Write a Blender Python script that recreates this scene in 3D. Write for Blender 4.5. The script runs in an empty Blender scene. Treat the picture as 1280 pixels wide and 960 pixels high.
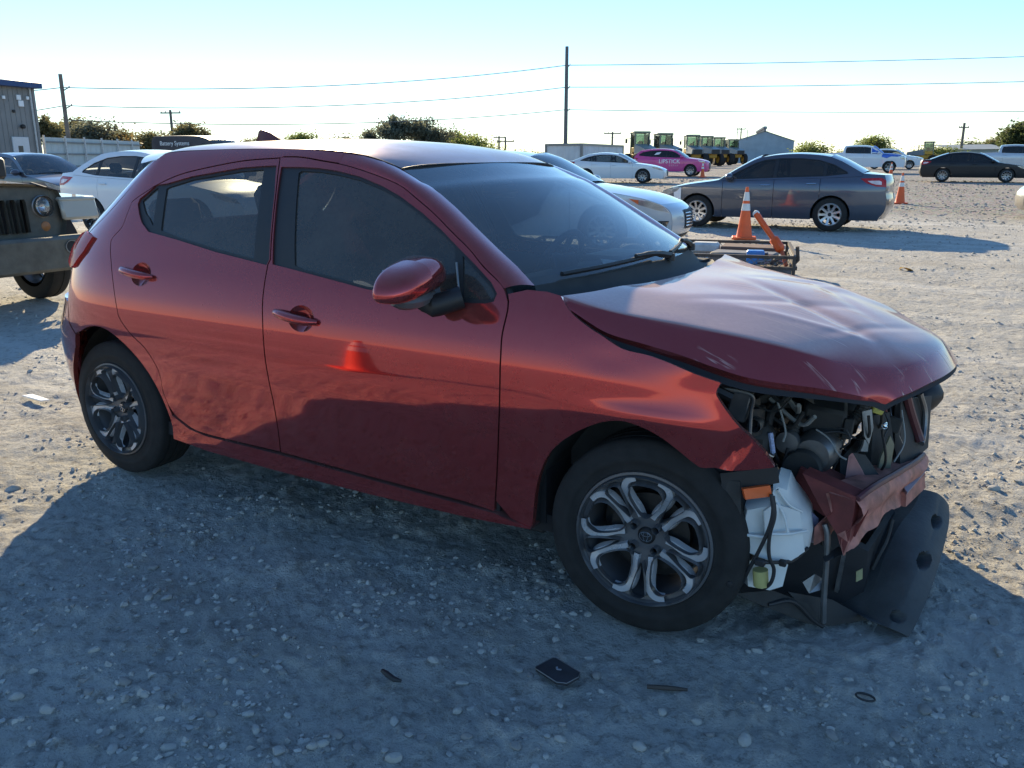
import bpy, math, random
import numpy as np
from mathutils import Vector, Matrix
from mathutils.geometry import delaunay_2d_cdt
R=math.radians
SC=bpy.context.scene
COL=SC.collection
# ---------------------------------------------------------------- camera
cam_d=bpy.data.cameras.new('camera'); cam=bpy.data.objects.new('camera',cam_d); COL.objects.link(cam)
cam_d.sensor_fit='HORIZONTAL'; cam_d.sensor_width=36; cam_d.lens=36*1064.673/1280
cam_d.clip_start=.05; cam_d.clip_end=6000
CAM=Vector((0.90985,-2.9699,1.4152))
cam.location=CAM
cam.rotation_euler=(R(90)-0.260529,0,0.555319)
SC.camera=cam
# ---------------------------------------------------------------- sky and sun
SUN_AZ=135.0      # direction towards the sun, degrees from +X
SUN_EL=19.0
w=bpy.data.worlds.new('World'); SC.world=w; w.use_nodes=True
nt=w.node_tree; bgn=nt.nodes['Background']
sky=nt.nodes.new('ShaderNodeTexSky'); sky.sky_type='NISHITA'; sky.sun_disc=False
sky.sun_elevation=R(SUN_EL); sky.sun_rotation=R(90-SUN_AZ)
sky.altitude=0; sky.air_density=1.15; sky.dust_density=0.0; sky.ozone_density=6.0
nt.links.new(sky.outputs[0],bgn.inputs[0]); bgn.inputs[1].default_value=.103
sd=bpy.data.lights.new('sun','SUN'); sd.energy=4.1; sd.angle=R(.5); sd.color=(1,.82,.53)
sun=bpy.data.objects.new('sun',sd); COL.objects.link(sun)
dv=Vector((math.cos(R(SUN_AZ))*math.cos(R(SUN_EL)),math.sin(R(SUN_AZ))*math.cos(R(SUN_EL)),math.sin(R(SUN_EL))))
sun.rotation_euler=dv.to_track_quat('Z','Y').to_euler(); sun.location=(-20,20,15)
vs=SC.view_settings; vs.view_transform='Standard'; vs.look='None'; vs.exposure=1.25; vs.gamma=1; vs.use_curve_mapping=False
SC.render.engine='CYCLES'
SC.cycles.max_bounces=8; SC.cycles.transparent_max_bounces=24; SC.cycles.caustics_reflective=False; SC.cycles.caustics_refractive=False
rng=random.Random(7)
NR=np.random.default_rng(11)
# ---------------------------------------------------------------- materials
def nmat(name):
    m=bpy.data.materials.new(name); m.use_nodes=True
    return m,m.node_tree,m.node_tree.nodes['Principled BSDF']
def coords(nt,kind='Object'):
    return nt.nodes.new('ShaderNodeTexCoord').outputs[kind]
def noise(nt,vec,scale,detail=4,rough=.55,dist=0):
    n=nt.nodes.new('ShaderNodeTexNoise'); n.inputs['Scale'].default_value=scale; n.inputs['Detail'].default_value=detail
    n.inputs['Roughness'].default_value=rough; n.inputs['Distortion'].default_value=dist
    if vec is not None: nt.links.new(vec,n.inputs['Vector'])
    return n.outputs['Fac']
def ramp(nt,fac,stops):
    r=nt.nodes.new('ShaderNodeValToRGB'); e=r.color_ramp.elements
    while len(e)<len(stops): e.new(.5)
    for el,(p,c) in zip(e,stops):
        el.position=p; el.color=(c,c,c,1) if isinstance(c,(int,float)) else (*c,1)
    nt.links.new(fac,r.inputs[0]); return r.outputs[0]
def mixc(nt,fac,a,b,mode='MIX'):
    m=nt.nodes.new('ShaderNodeMix'); m.data_type='RGBA'; m.blend_type=mode
    for s,v in ((m.inputs[0],fac),(m.inputs[6],a),(m.inputs[7],b)):
        if isinstance(v,(int,float)): s.default_value=v
        elif isinstance(v,tuple): s.default_value=(*v,1)
        else: nt.links.new(v,s)
    return m.outputs[2]
def math_n(nt,op,a,b=None,c=None):
    m=nt.nodes.new('ShaderNodeMath'); m.operation=op
    for i,v in enumerate((a,b,c)):
        if v is None: continue
        if isinstance(v,(int,float)): m.inputs[i].default_value=v
        else: nt.links.new(v,m.inputs[i])
    return m.outputs[0]
def bump(nt,h,strength,dist,bsdf=None):
    b=nt.nodes.new('ShaderNodeBump'); b.inputs['Strength'].default_value=strength; b.inputs['Distance'].default_value=dist
    nt.links.new(h,b.inputs['Height'])
    if bsdf: nt.links.new(b.outputs[0],bsdf.inputs['Normal'])
    return b.outputs[0]
MATS={}
def plain(name,col,rough=.6,metal=0,var=.25,scale=9,bmp=0,spec=.5,emit=None):
    if name in MATS: return MATS[name]
    m,nt,b=nmat(name)
    f=noise(nt,coords(nt),scale,5)
    c=ramp(nt,f,[(.25,tuple(x*(1-var) for x in col)),(.75,tuple(min(1,x*(1+var)) for x in col))])
    nt.links.new(c,b.inputs['Base Color'])
    nt.links.new(math_n(nt,'MULTIPLY_ADD',f,.25,max(0,rough-.12)),b.inputs['Roughness'])
    b.inputs['Metallic'].default_value=metal; b.inputs['Specular IOR Level'].default_value=spec
    if bmp: bump(nt,noise(nt,coords(nt),scale*9,4),.5,bmp,b)
    MATS[name]=m; return m
def paint(name,col,metal=.5,rough=.38,coat=1.0,dust=.1,dustcol=(.42,.36,.30),flake=.1,coatrough=.02):
    """car paint with clear coat, settled dust on faces that look up and thin grime on the sides"""
    if name in MATS: return MATS[name]
    m,nt,b=nmat(name)
    co=coords(nt)
    geo=nt.nodes.new('ShaderNodeNewGeometry'); sep=nt.nodes.new('ShaderNodeSeparateXYZ'); nt.links.new(geo.outputs['Normal'],sep.inputs[0])
    up=math_n(nt,'MAXIMUM',sep.outputs[2],0)
    up=math_n(nt,'POWER',up,2.0)
    n1=noise(nt,co,3.5,6,.6); n2=noise(nt,co,60,3,.6); n3=noise(nt,co,14,6,.65)
    pat=math_n(nt,'MULTIPLY_ADD',n1,.9,math_n(nt,'MULTIPLY_ADD',n2,.35,math_n(nt,'MULTIPLY',n3,.4)))
    amt=math_n(nt,'MULTIPLY_ADD',up,dust*1.7,dust*.75)
    d=math_n(nt,'MULTIPLY',pat,amt)
    d=math_n(nt,'MINIMUM',d,.8)
    fl=noise(nt,co,900,1)
    base=mixc(nt,math_n(nt,'MULTIPLY',fl,flake),col,tuple(min(1,c*2.2) for c in col))
    nt.links.new(base,b.inputs['Base Color'])
    b.inputs['Metallic'].default_value=metal
    b.inputs['Roughness'].default_value=rough
    b.inputs['Coat Weight'].default_value=coat
    nt.links.new(math_n(nt,'MULTIPLY_ADD',n3,.03,coatrough),b.inputs['Coat Roughness'])
    b.inputs['Coat IOR'].default_value=1.5
    df=nt.nodes.new('ShaderNodeBsdfDiffuse'); df.inputs['Color'].default_value=(*dustcol,1)
    mx=nt.nodes.new('ShaderNodeMixShader'); nt.links.new(d,mx.inputs[0]); nt.links.new(b.outputs[0],mx.inputs[1]); nt.links.new(df.outputs[0],mx.inputs[2])
    nt.links.new(mx.outputs[0],nt.nodes['Material Output'].inputs[0])
    MATS[name]=m; return m
def glass(name,tint=(.3,.34,.34),dust=.03,refl=1.0,dustcol=(.5,.47,.42)):
    if name in MATS: return MATS[name]
    m=bpy.data.materials.new(name); m.use_nodes=True; nt=m.node_tree; nt.nodes.clear()
    out=nt.nodes.new('ShaderNodeOutputMaterial')
    tr=nt.nodes.new('ShaderNodeBsdfTransparent'); tr.inputs[0].default_value=(*tint,1)
    gl=nt.nodes.new('ShaderNodeBsdfGlossy'); gl.inputs['Roughness'].default_value=.02; gl.inputs[0].default_value=(1,1,1,1)
    fr=nt.nodes.new('ShaderNodeFresnel'); fr.inputs[0].default_value=1.52
    mx=nt.nodes.new('ShaderNodeMixShader'); nt.links.new(math_n(nt,'MULTIPLY',fr.outputs[0],refl),mx.inputs[0]); nt.links.new(tr.outputs[0],mx.inputs[1]); nt.links.new(gl.outputs[0],mx.inputs[2])
    df=nt.nodes.new('ShaderNodeBsdfDiffuse'); df.inputs[0].default_value=(*dustcol,1)
    co=coords(nt)
    pat=math_n(nt,'MULTIPLY_ADD',noise(nt,co,4,6,.6),dust*1.4,math_n(nt,'MULTIPLY',noise(nt,co,70,4,.7),dust*.8))
    m2=nt.nodes.new('ShaderNodeMixShader'); nt.links.new(pat,m2.inputs[0]); nt.links.new(mx.outputs[0],m2.inputs[1]); nt.links.new(df.outputs[0],m2.inputs[2])
    nt.links.new(m2.outputs[0],out.inputs[0])
    MATS[name]=m; return m
# ---------------------------------------------------------------- mesh helpers
def link(name,me,mat=None,parent=None):
    o=bpy.data.objects.new(name,me); COL.objects.link(o)
    if mat is not None and len(me.materials)==0: me.materials.append(mat)
    if parent is not None: o.parent=parent
    return o
def tag(o,label=None,cat=None,group=None,kind=None):
    if label: o['label']=label
    if cat: o['category']=cat
    if group: o['group']=group
    if kind: o['kind']=kind
    return o
def empty(name,loc=(0,0,0),rz=0):
    o=bpy.data.objects.new(name,None); COL.objects.link(o); o.location=loc; o.rotation_euler=(0,0,rz); o.empty_display_size=.2
    return o
def copy_tree(o,parent=None):
    c=o.copy(); COL.objects.link(c); c.parent=parent
    for ch in o.children: copy_tree(ch,c)
    return c
class MB:
    def __init__(s): s.v=[]; s.f=[]
    def add(s,vs,fs):
        b=len(s.v); s.v+= [tuple(map(float,p)) for p in vs]; s.f+=[tuple(b+i for i in f) for f in fs]; return s
    def box(s,c,d,rot=None,bev=0):
        x,y,z=(k/2 for k in d)
        if bev>0:
            b=min(bev,x*.9,y*.9,z*.9); vs=[]; 
            for sx in(-1,1):
                for sy in(-1,1):
                    for sz in(-1,1):
                        vs+=[(sx*(x-b),sy*(y-b),sz*z),(sx*(x-b),sy*y,sz*(z-b)),(sx*x,sy*(y-b),sz*(z-b))]
            I=lambda sx,sy,sz,k:((sx>0)*4+(sy>0)*2+(sz>0))*3+k
            fs=[]
            for q in(-1,1):
                fs.append([I(a,b_,q,0) for a,b_ in((-1,-1),(1,-1),(1,1),(-1,1))][::q])
                fs.append([I(a,q,b_,1) for a,b_ in((-1,-1),(1,-1),(1,1),(-1,1))][::-q])
                fs.append([I(q,a,b_,2) for a,b_ in((-1,-1),(1,-1),(1,1),(-1,1))][::q])
            for a in(-1,1):
                for b_ in(-1,1):
                    fs.append([I(a,b_,-1,1),I(a,b_,-1,2),I(a,b_,1,2),I(a,b_,1,1)])
                    fs.append([I(a,-1,b_,0),I(a,-1,b_,2),I(a,1,b_,2),I(a,1,b_,0)])
                    fs.append([I(-1,a,b_,0),I(-1,a,b_,1),I(1,a,b_,1),I(1,a,b_,0)])
                    for c_ in(-1,1): fs.append([I(a,b_,c_,0),I(a,b_,c_,1),I(a,b_,c_,2)])
        else:
            vs=[(sx*x,sy*y,sz*z) for sx in(-1,1) for sy in(-1,1) for sz in(-1,1)]
            fs=[(0,1,3,2),(4,6,7,5),(0,4,5,1),(2,3,7,6),(0,2,6,4),(1,5,7,3)]
        M=Matrix.Identity(3) if rot is None else (rot if isinstance(rot,Matrix) else Matrix.Rotation(0,3,'X'))
        if rot is not None and not isinstance(rot,Matrix):
            from mathutils import Euler
            M=Euler(rot).to_matrix()
        c=Vector(c)
        return s.add([c+M@Vector(p) for p in vs],fs)
    def tube(s,path,r,n=8,cap=True):
        P=[Vector(p) for p in path]; k=len(P); rs=r if isinstance(r,(list,tuple)) else [r]*k
        vs=[];fs=[]; up=Vector((0,0,1)); prev=None
        for i in range(k):
            t=(P[min(i+1,k-1)]-P[max(i-1,0)]).normalized()
            if prev is None:
                a=t.cross(up); 
                if a.length<.05: a=t.cross(Vector((0,1,0)))
            else: a=prev-t*prev.dot(t)
            a.normalize(); prev=a; b=t.cross(a)
            for j in range(n):
                q=2*math.pi*j/n; vs.append(P[i]+(a*math.cos(q)+b*math.sin(q))*rs[i])
        for i in range(k-1):
            for j in range(n): fs.append((i*n+j,i*n+(j+1)%n,(i+1)*n+(j+1)%n,(i+1)*n+j))
        if cap: fs.append(tuple(range(n))[::-1]); fs.append(tuple((k-1)*n+j for j in range(n)))
        return s.add(vs,fs)
    def lathe(s,prof,n=24,axis='Y',c=(0,0,0),close=False):
        """prof: (r, h) pairs about an axis through c"""
        vs=[];fs=[];k=len(prof)
        for i in range(n):
            a=2*math.pi*i/n; ca,sa=math.cos(a),math.sin(a)
            for r,h in prof:
                p={'Y':(r*ca,h,r*sa),'Z':(r*ca,r*sa,h),'X':(h,r*ca,r*sa)}[axis]
                vs.append((p[0]+c[0],p[1]+c[1],p[2]+c[2]))
        m=k if close else k-1
        for i in range(n):
            for j in range(m):
                a,b=i*k+j,i*k+(j+1)%k; c2,d=((i+1)%n)*k+(j+1)%k,((i+1)%n)*k+j
                fs.append((a,b,c2,d))
        return s.add(vs,fs)
    def cyl(s,a,b,r,n=12): return s.tube([a,b],r,n)
    def grid(s,fn,nu,nv):
        vs=[fn(i/(nu-1),j/(nv-1)) for i in range(nu) for j in range(nv)]
        fs=[(i*nv+j,(i+1)*nv+j,(i+1)*nv+j+1,i*nv+j+1) for i in range(nu-1) for j in range(nv-1)]
        return s.add(vs,fs)
    def prism(s,poly,h0,h1,axis='Y',xf=None):
        """extrude a 2D polygon (u,v) between h0 and h1"""
        n=len(poly); vs=[]
        for h in(h0,h1):
            for u,v in poly: vs.append({'Y':(u,h,v),'X':(h,u,v),'Z':(u,v,h)}[axis])
        fs=[tuple(range(n)),tuple(range(2*n-1,n-1,-1))]+[(i,n+i,n+(i+1)%n,(i+1)%n) for i in range(n)]
        if xf is not None: vs=[xf@Vector(p) for p in vs]
        return s.add(vs,fs)
    def mesh(s,name='m',smooth=40,fix=True):
        me=bpy.data.meshes.new(name); me.from_pydata(s.v,[],s.f); 
        if fix:
            import bmesh
            bm=bmesh.new(); bm.from_mesh(me); bmesh.ops.recalc_face_normals(bm,faces=bm.faces); bm.to_mesh(me); bm.free()
        if smooth:
            me.shade_smooth(); me.set_sharp_from_angle(angle=R(smooth))
        me.update(); return me
    def obj(s,name,mat,parent=None,smooth=40,fix=True): return link(name,s.mesh(name,smooth,fix),mat,parent)
def cr(pts,per=6):
    """open Catmull-Rom resample"""
    P=[np.array(p,float) for p in pts]
    if len(P)<3: return [tuple(p) for p in P]
    P=[2*P[0]-P[1]]+P+[2*P[-1]-P[-2]]
    out=[]
    for i in range(1,len(P)-2):
        p0,p1,p2,p3=P[i-1:i+3]
        for k in range(per):
            t=k/per
            out.append(tuple(.5*((2*p1)+(-p0+p2)*t+(2*p0-5*p1+4*p2-p3)*t*t+(-p0+3*p1-3*p2+p3)*t**3)))
    out.append(tuple(P[-2])); return out
def pchip(xs,ys):
    xs=np.array(xs,float);ys=np.array(ys,float);h=np.diff(xs);d=np.diff(ys)/h
    m=np.zeros(len(xs));m[0]=d[0];m[-1]=d[-1]
    for i in range(1,len(xs)-1):
        if d[i-1]*d[i]>0:
            w1=2*h[i]+h[i-1];w2=h[i]+2*h[i-1];m[i]=(w1+w2)/(w1/d[i-1]+w2/d[i])
    def f(x):
        x=np.asarray(x,float);i=np.clip(np.searchsorted(xs,x)-1,0,len(xs)-2)
        t=(x-xs[i])/h[i]
        r=(2*t**3-3*t**2+1)*ys[i]+(t**3-2*t**2+t)*h[i]*m[i]+(-2*t**3+3*t**2)*ys[i+1]+(t**3-t**2)*h[i]*m[i+1]
        r=np.where(x<xs[0],ys[0]+m[0]*(x-xs[0]),r);return np.where(x>xs[-1],ys[-1]+m[-1]*(x-xs[-1]),r)
    return f
def inpoly(px,py,poly):
    poly=np.asarray(poly,float); x0,y0=poly[:,0],poly[:,1]; x1,y1=np.roll(x0,-1),np.roll(y0,-1)
    r=np.zeros(len(px),bool)
    for a,b,c,d in zip(x0,y0,x1,y1):
        if b==d: continue
        k=((b>py)!=(d>py))&(px<(c-a)*(py-b)/(d-b)+a); r^=k
    return r
def area(poly):
    p=np.asarray(poly,float); return .5*np.sum(p[:,0]*np.roll(p[:,1],-1)-np.roll(p[:,0],-1)*p[:,1])
def inset(poly,d):
    """move a polygon's edge inwards by d"""
    p=np.asarray(poly,float)
    keep=[0]
    for i in range(1,len(p)):
        if np.hypot(*(p[i]-p[keep[-1]]))>1e-4: keep.append(i)
    if np.hypot(*(p[keep[-1]]-p[0]))<1e-4: keep.pop()
    p=p[keep]
    if area(p)<0: p=p[::-1]
    e=np.roll(p,-1,0)-p; e/=np.maximum(np.linalg.norm(e,axis=1,keepdims=True),1e-9)
    n=np.stack([-e[:,1],e[:,0]],1); n0=np.roll(n,1,0); b=n+n0; bl=np.linalg.norm(b,axis=1,keepdims=True); b=b/np.maximum(bl,1e-6)
    c=np.clip((b*n).sum(1,keepdims=True),.45,1)
    return [tuple(q) for q in p+b*d/c]
def densify(poly,step):
    out=[];n=len(poly)
    for i in range(n):
        a=np.array(poly[i]);b=np.array(poly[(i+1)%n]);k=max(1,int(np.ceil(np.hypot(*(b-a))/step)))
        out+=[tuple(a+(b-a)*j/k) for j in range(k)]
    return out
def panel(name,P,outer,mat,parent,holes=(),res=.03,flange=.015,off=0,mirror=False,bstep=None,dent=None,flip=False):
    """a sheet cut out of the surface P(s,z) along an outline, smooth-shaded from the surface itself, with a turned edge"""
    bstep=bstep or res
    loops=[densify(outer,bstep)]+[densify(h,bstep) for h in holes]
    lo=np.array(loops[0]); x0,y0=lo.min(0); x1,y1=lo.max(0)
    gx,gy=np.meshgrid(np.arange(x0+res*.5,x1,res),np.arange(y0+res*.5,y1,res)); gx=gx.copy(); gx[1::2]+=res*.5
    gx,gy=gx.ravel(),gy.ravel()
    k=inpoly(gx,gy,loops[0])
    for h in loops[1:]: k&=~inpoly(gx,gy,h)
    gx,gy=gx[k],gy[k]
    bp=np.concatenate([np.array(l) for l in loops])
    if len(gx):
        ok=np.ones(len(gx),bool)
        for i in range(0,len(gx),400):
            d=np.hypot(gx[i:i+400,None]-bp[None,:,0],gy[i:i+400,None]-bp[None,:,1]).min(1); ok[i:i+400]=d>res*.45
        gx,gy=gx[ok],gy[ok]
    vs=[Vector((a,b)) for a,b in bp]+[Vector((a,b)) for a,b in zip(gx,gy)]
    ed=[];b=0
    for l in loops: ed+=[(b+i,b+(i+1)%len(l)) for i in range(len(l))]; b+=len(l)
    r=delaunay_2d_cdt(vs,ed,[],0,1e-6)
    V=np.array([(p.x,p.y) for p in r[0]]); T=np.array([f for f in r[2] if len(f)==3])
    c=V[T].mean(1); k=inpoly(c[:,0],c[:,1],loops[0])
    for h in loops[1:]: k&=~inpoly(c[:,0],c[:,1],h)
    T=T[k]
    a=V[T]; ar=(a[:,1,0]-a[:,0,0])*(a[:,2,1]-a[:,0,1])-(a[:,1,1]-a[:,0,1])*(a[:,2,0]-a[:,0,0])
    T=T[np.abs(ar)>1e-9]; ar=ar[np.abs(ar)>1e-9]; T[ar<0]=T[ar<0][:,::-1]
    def Q(s,z):
        p=P(s,z)
        return p
    h=2e-3
    X=Q(V[:,0],V[:,1]); du=Q(V[:,0]+h,V[:,1])-Q(V[:,0]-h,V[:,1]); dz=Q(V[:,0],V[:,1]+h)-Q(V[:,0],V[:,1]-h)
    N=np.cross(dz,du); N/=np.maximum(np.linalg.norm(N,axis=1,keepdims=True),1e-12)
    if flip: N=-N
    X=X+N*off
    if dent is not None: X=dent(X,N)
    fn=np.cross(X[T[:,1]]-X[T[:,0]],X[T[:,2]]-X[T[:,0]])
    sw=(fn*N[T[:,0]]).sum(1)<0; T[sw]=T[sw][:,::-1]
    verts=X.tolist(); faces=[tuple(t) for t in T.tolist()]
    ln=[N[i] for t in T for i in t]
    if dent is not None: ln=None
    if flange:
        cnt={}
        for t in faces:
            for i in range(3): cnt[(t[i],t[(i+1)%3])]=1
        base=len(verts); mp={}
        for (i,j) in list(cnt):
            if (j,i) in cnt: continue
            ids=[]
            for q in(i,j):
                verts.append(X[q].tolist()); verts.append((X[q]-N[q]*flange).tolist()); ids+= [len(verts)-2,len(verts)-1]
            f=(ids[0],ids[1],ids[3],ids[2]); faces.append(f)
            if ln is not None:
                e1=np.array(verts[f[1]])-np.array(verts[f[0]]); e2=np.array(verts[f[3]])-np.array(verts[f[0]]); n=np.cross(e1,e2); n/=max(np.linalg.norm(n),1e-12); ln+=[n]*4
    verts=np.array(verts)
    if mirror:
        verts[:,1]*=-1; nf=[];nl=[];q=0
        for f in faces:
            nf.append(f[::-1]); 
            if ln is not None: nl+= [np.array(v)*(1,-1,1) for v in ln[q:q+len(f)]][::-1]
            q+=len(f)
        faces=nf; ln=nl if ln is not None else None
    me=bpy.data.meshes.new(name); me.from_pydata(verts.tolist(),[],faces); me.shade_smooth()
    if ln is not None: me.normals_split_custom_set([tuple(n) for n in ln])
    else: me.set_sharp_from_angle(angle=R(50))
    return link(name,me,mat,parent)

# ---------------------------------------------------------------- ground
def lattice(x,y,seed):
    xi=np.floor(x).astype(np.int64); yi=np.floor(y).astype(np.int64); fx=x-xi; fy=y-yi
    fx=fx*fx*(3-2*fx); fy=fy*fy*(3-2*fy)
    def hs(a,b):
        n=(a*374761393+b*668265263+seed*1274126177)&0xffffffff
        n=((n^(n>>13))*1274126177)&0xffffffff
        return ((n^(n>>16))&0xffff)/65535.0
    return (hs(xi,yi)*(1-fx)+hs(xi+1,yi)*fx)*(1-fy)+(hs(xi,yi+1)*(1-fx)+hs(xi+1,yi+1)*fx)*fy
def rise(x,y):
    d=np.hypot(np.asarray(x,float)-CAM.x,np.asarray(y,float)-CAM.y); return .0065*np.clip(d-20,0,80)
def relief(x,y):
    d=np.hypot(x-CAM.x,y-CAM.y)
    near=np.clip(1.35-d/14,0,1); mid=np.clip(1.4-d/45,0,1)
    h=(lattice(x*1.1,y*1.1,1)-.5)*.030*mid+(lattice(x*3.1,y*3.1,2)-.5)*.022*mid
    c=lattice(x*8,y*8,3); h=h+(c-.5)*.016*np.clip(1.4-d/26,0,1)
    p=lattice(x*23,y*23,4); h=h+np.clip(p-.44,0,1)*.019*near*(.3+c)
    h=h+np.clip(lattice(x*47,y*47,5)-.42,0,1)*.015*near
    # keep the sheet level under the tyres
    for tx in(0,-2.57):
        for ty in(-.76,.76): 
            k=np.exp(-((x-tx)**2+(y-ty)**2)/.03); h=h*(1-k)-.004*k
    return h-.012
def gz(x,y): return float(rise(x,y)+relief(np.array([float(x)]),np.array([float(y)]))[0])
def build_ground():
    rings=[.15,.4,.7,.95,1.15]
    r=1.3
    while r<45: rings.append(r); r*=1.0068 if r<14 else 1.012
    while r<4500: rings.append(r); r*=1.09
    c0=math.pi/2+0.555319
    a=np.concatenate([np.linspace(c0-R(40),c0+R(40),470),np.linspace(c0+R(40),c0+R(320),70)[1:-1]])
    rg=np.array(rings); RR,AA=np.meshgrid(rg,a,indexing='ij')
    jit=(NR.random(RR.shape)-.5)
    x=CAM.x+RR*np.cos(AA); y=CAM.y+RR*np.sin(AA)
    z=rise(x,y)+relief(x,y)
    n,m=RR.shape
    V=np.stack([x.ravel(),y.ravel(),z.ravel()],1)
    V=np.concatenate([V,[[CAM.x,CAM.y,-.01]]])
    i,j=np.meshgrid(np.arange(n-1),np.arange(m),indexing='ij'); i=i.ravel(); j=j.ravel(); j2=(j+1)%m
    F=np.stack([i*m+j,(i+1)*m+j,(i+1)*m+j2,i*m+j2],1)
    T=np.stack([np.full(m,n*m),np.arange(m),(np.arange(m)+1)%m],1)
    me=bpy.data.meshes.new('ground'); me.vertices.add(len(V)); me.vertices.foreach_set('co',V.ravel())
    nl=len(F)*4+len(T)*3; me.loops.add(nl); me.loops.foreach_set('vertex_index',np.concatenate([F.ravel(),T.ravel()]).astype(np.int32))
    me.polygons.add(len(F)+len(T)); ls=np.concatenate([np.arange(len(F))*4,len(F)*4+np.arange(len(T))*3]).astype(np.int32)
    me.polygons.foreach_set('loop_start',ls); me.update(calc_edges=True); me.validate(); me.shade_smooth()
    m_,nt,b=nmat('caliche_ground')
    co=coords(nt)
    big=noise(nt,co,.22,5,.6); med=noise(nt,co,1.7,6,.65); fine=noise(nt,co,22,7,.72); grit=noise(nt,co,110,4,.75)
    c=ramp(nt,med,[(.28,(.42,.395,.345)),(.5,(.53,.51,.455)),(.72,(.63,.61,.555))])
    c=mixc(nt,ramp(nt,big,[(.4,0.),(.62,.75)]),c,(.56,.54,.49))
    c=mixc(nt,ramp(nt,fine,[(.34,.78),(.50,0.)]),c,(.22,.195,.165))
    c=mixc(nt,ramp(nt,fine,[(.60,0.),(.78,.55)]),c,(.66,.62,.54))
    c=mixc(nt,ramp(nt,grit,[(.30,.5),(.46,0.)]),c,(.15,.13,.11))
    # compacted wheel tracks running along the rows
    mpt=nt.nodes.new('ShaderNodeMapping'); mpt.inputs['Scale'].default_value=(.22,1.5,1); mpt.inputs['Rotation'].default_value=(0,0,R(-6)); nt.links.new(co,mpt.inputs[0])
    trk=noise(nt,mpt.outputs[0],1.0,5,.6,.4)
    c=mixc(nt,ramp(nt,trk,[(.50,0.),(.66,.7)]),c,(.66,.64,.585)); c=mixc(nt,ramp(nt,trk,[(.30,.55),(.44,0.)]),c,(.40,.365,.31))
    # far lot: crushed grey rock laid over the pale base, beyond the lane
    sx=nt.nodes.new('ShaderNodeSeparateXYZ'); nt.links.new(co,sx.inputs[0])
    wob=math_n(nt,'MULTIPLY_ADD',med,6,sx.outputs[1])
    rock=ramp(nt,math_n(nt,'MULTIPLY',math_n(nt,'SUBTRACT',wob,21.5),.16),[(0,0.),(.6,1.)])
    vor=nt.nodes.new('ShaderNodeTexVoronoi'); vor.inputs['Scale'].default_value=11; nt.links.new(co,vor.inputs['Vector'])
    rc=ramp(nt,vor.outputs['Distance'],[(.0,(.50,.46,.41)),(.45,(.34,.31,.275)),(.8,(.12,.105,.09))])
    rc=mixc(nt,.35,rc,vor.outputs['Color'],'SOFT_LIGHT')
    c=mixc(nt,math_n(nt,'MULTIPLY',rock,.85),c,rc)
    nt.links.new(c,b.inputs['Base Color']); b.inputs['Roughness'].default_value=.95; b.inputs['Specular IOR Level'].default_value=.15
    vor2=nt.nodes.new('ShaderNodeTexVoronoi'); vor2.inputs['Scale'].default_value=16; nt.links.new(co,vor2.inputs['Vector'])
    hgt=math_n(nt,'MULTIPLY_ADD',fine,.8,math_n(nt,'MULTIPLY_ADD',grit,.28,math_n(nt,'MULTIPLY',vor2.outputs['Distance'],-.35)))
    bump(nt,hgt,1.0,.045,b)
    o=link('ground',me,m_); tag(o,'pale crushed caliche and gravel lot','ground',kind='structure')
build_ground()
STONE=plain('pale_stone',(.41,.39,.35),.9,var=.3,scale=30,bmp=.002,spec=.2)
STONE2=plain('grey_stone',(.29,.27,.245),.9,var=.3,scale=30,bmp=.002,spec=.2)
def ico(sub=0):
    import bmesh
    bm=bmesh.new(); bmesh.ops.create_icosphere(bm,subdivisions=sub,radius=1); 
    v=np.array([p.co for p in bm.verts]); f=np.array([[q.index for q in t.verts] for t in bm.faces]); bm.free(); return v,f
def stone_mesh(seed,sub=2):
    v,f=ico(sub); r=np.random.default_rng(seed)
    d=np.ones(len(v))
    for k in range(7):
        n=r.normal(size=3); n/=np.linalg.norm(n); t=v@n; d=np.minimum(d,(.62+.3*r.random())/np.maximum(t,.05))
    v=v*np.minimum(d,1.05)[:,None]*np.array([1,.62+.3*r.random(),.42+.25*r.random()])
    me=bpy.data.meshes.new('stone'); me.from_pydata(v.tolist(),[],f.tolist()); me.shade_smooth(); me.set_sharp_from_angle(angle=R(28)); me.materials.append(STONE if seed%4 else STONE2); return me
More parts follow.
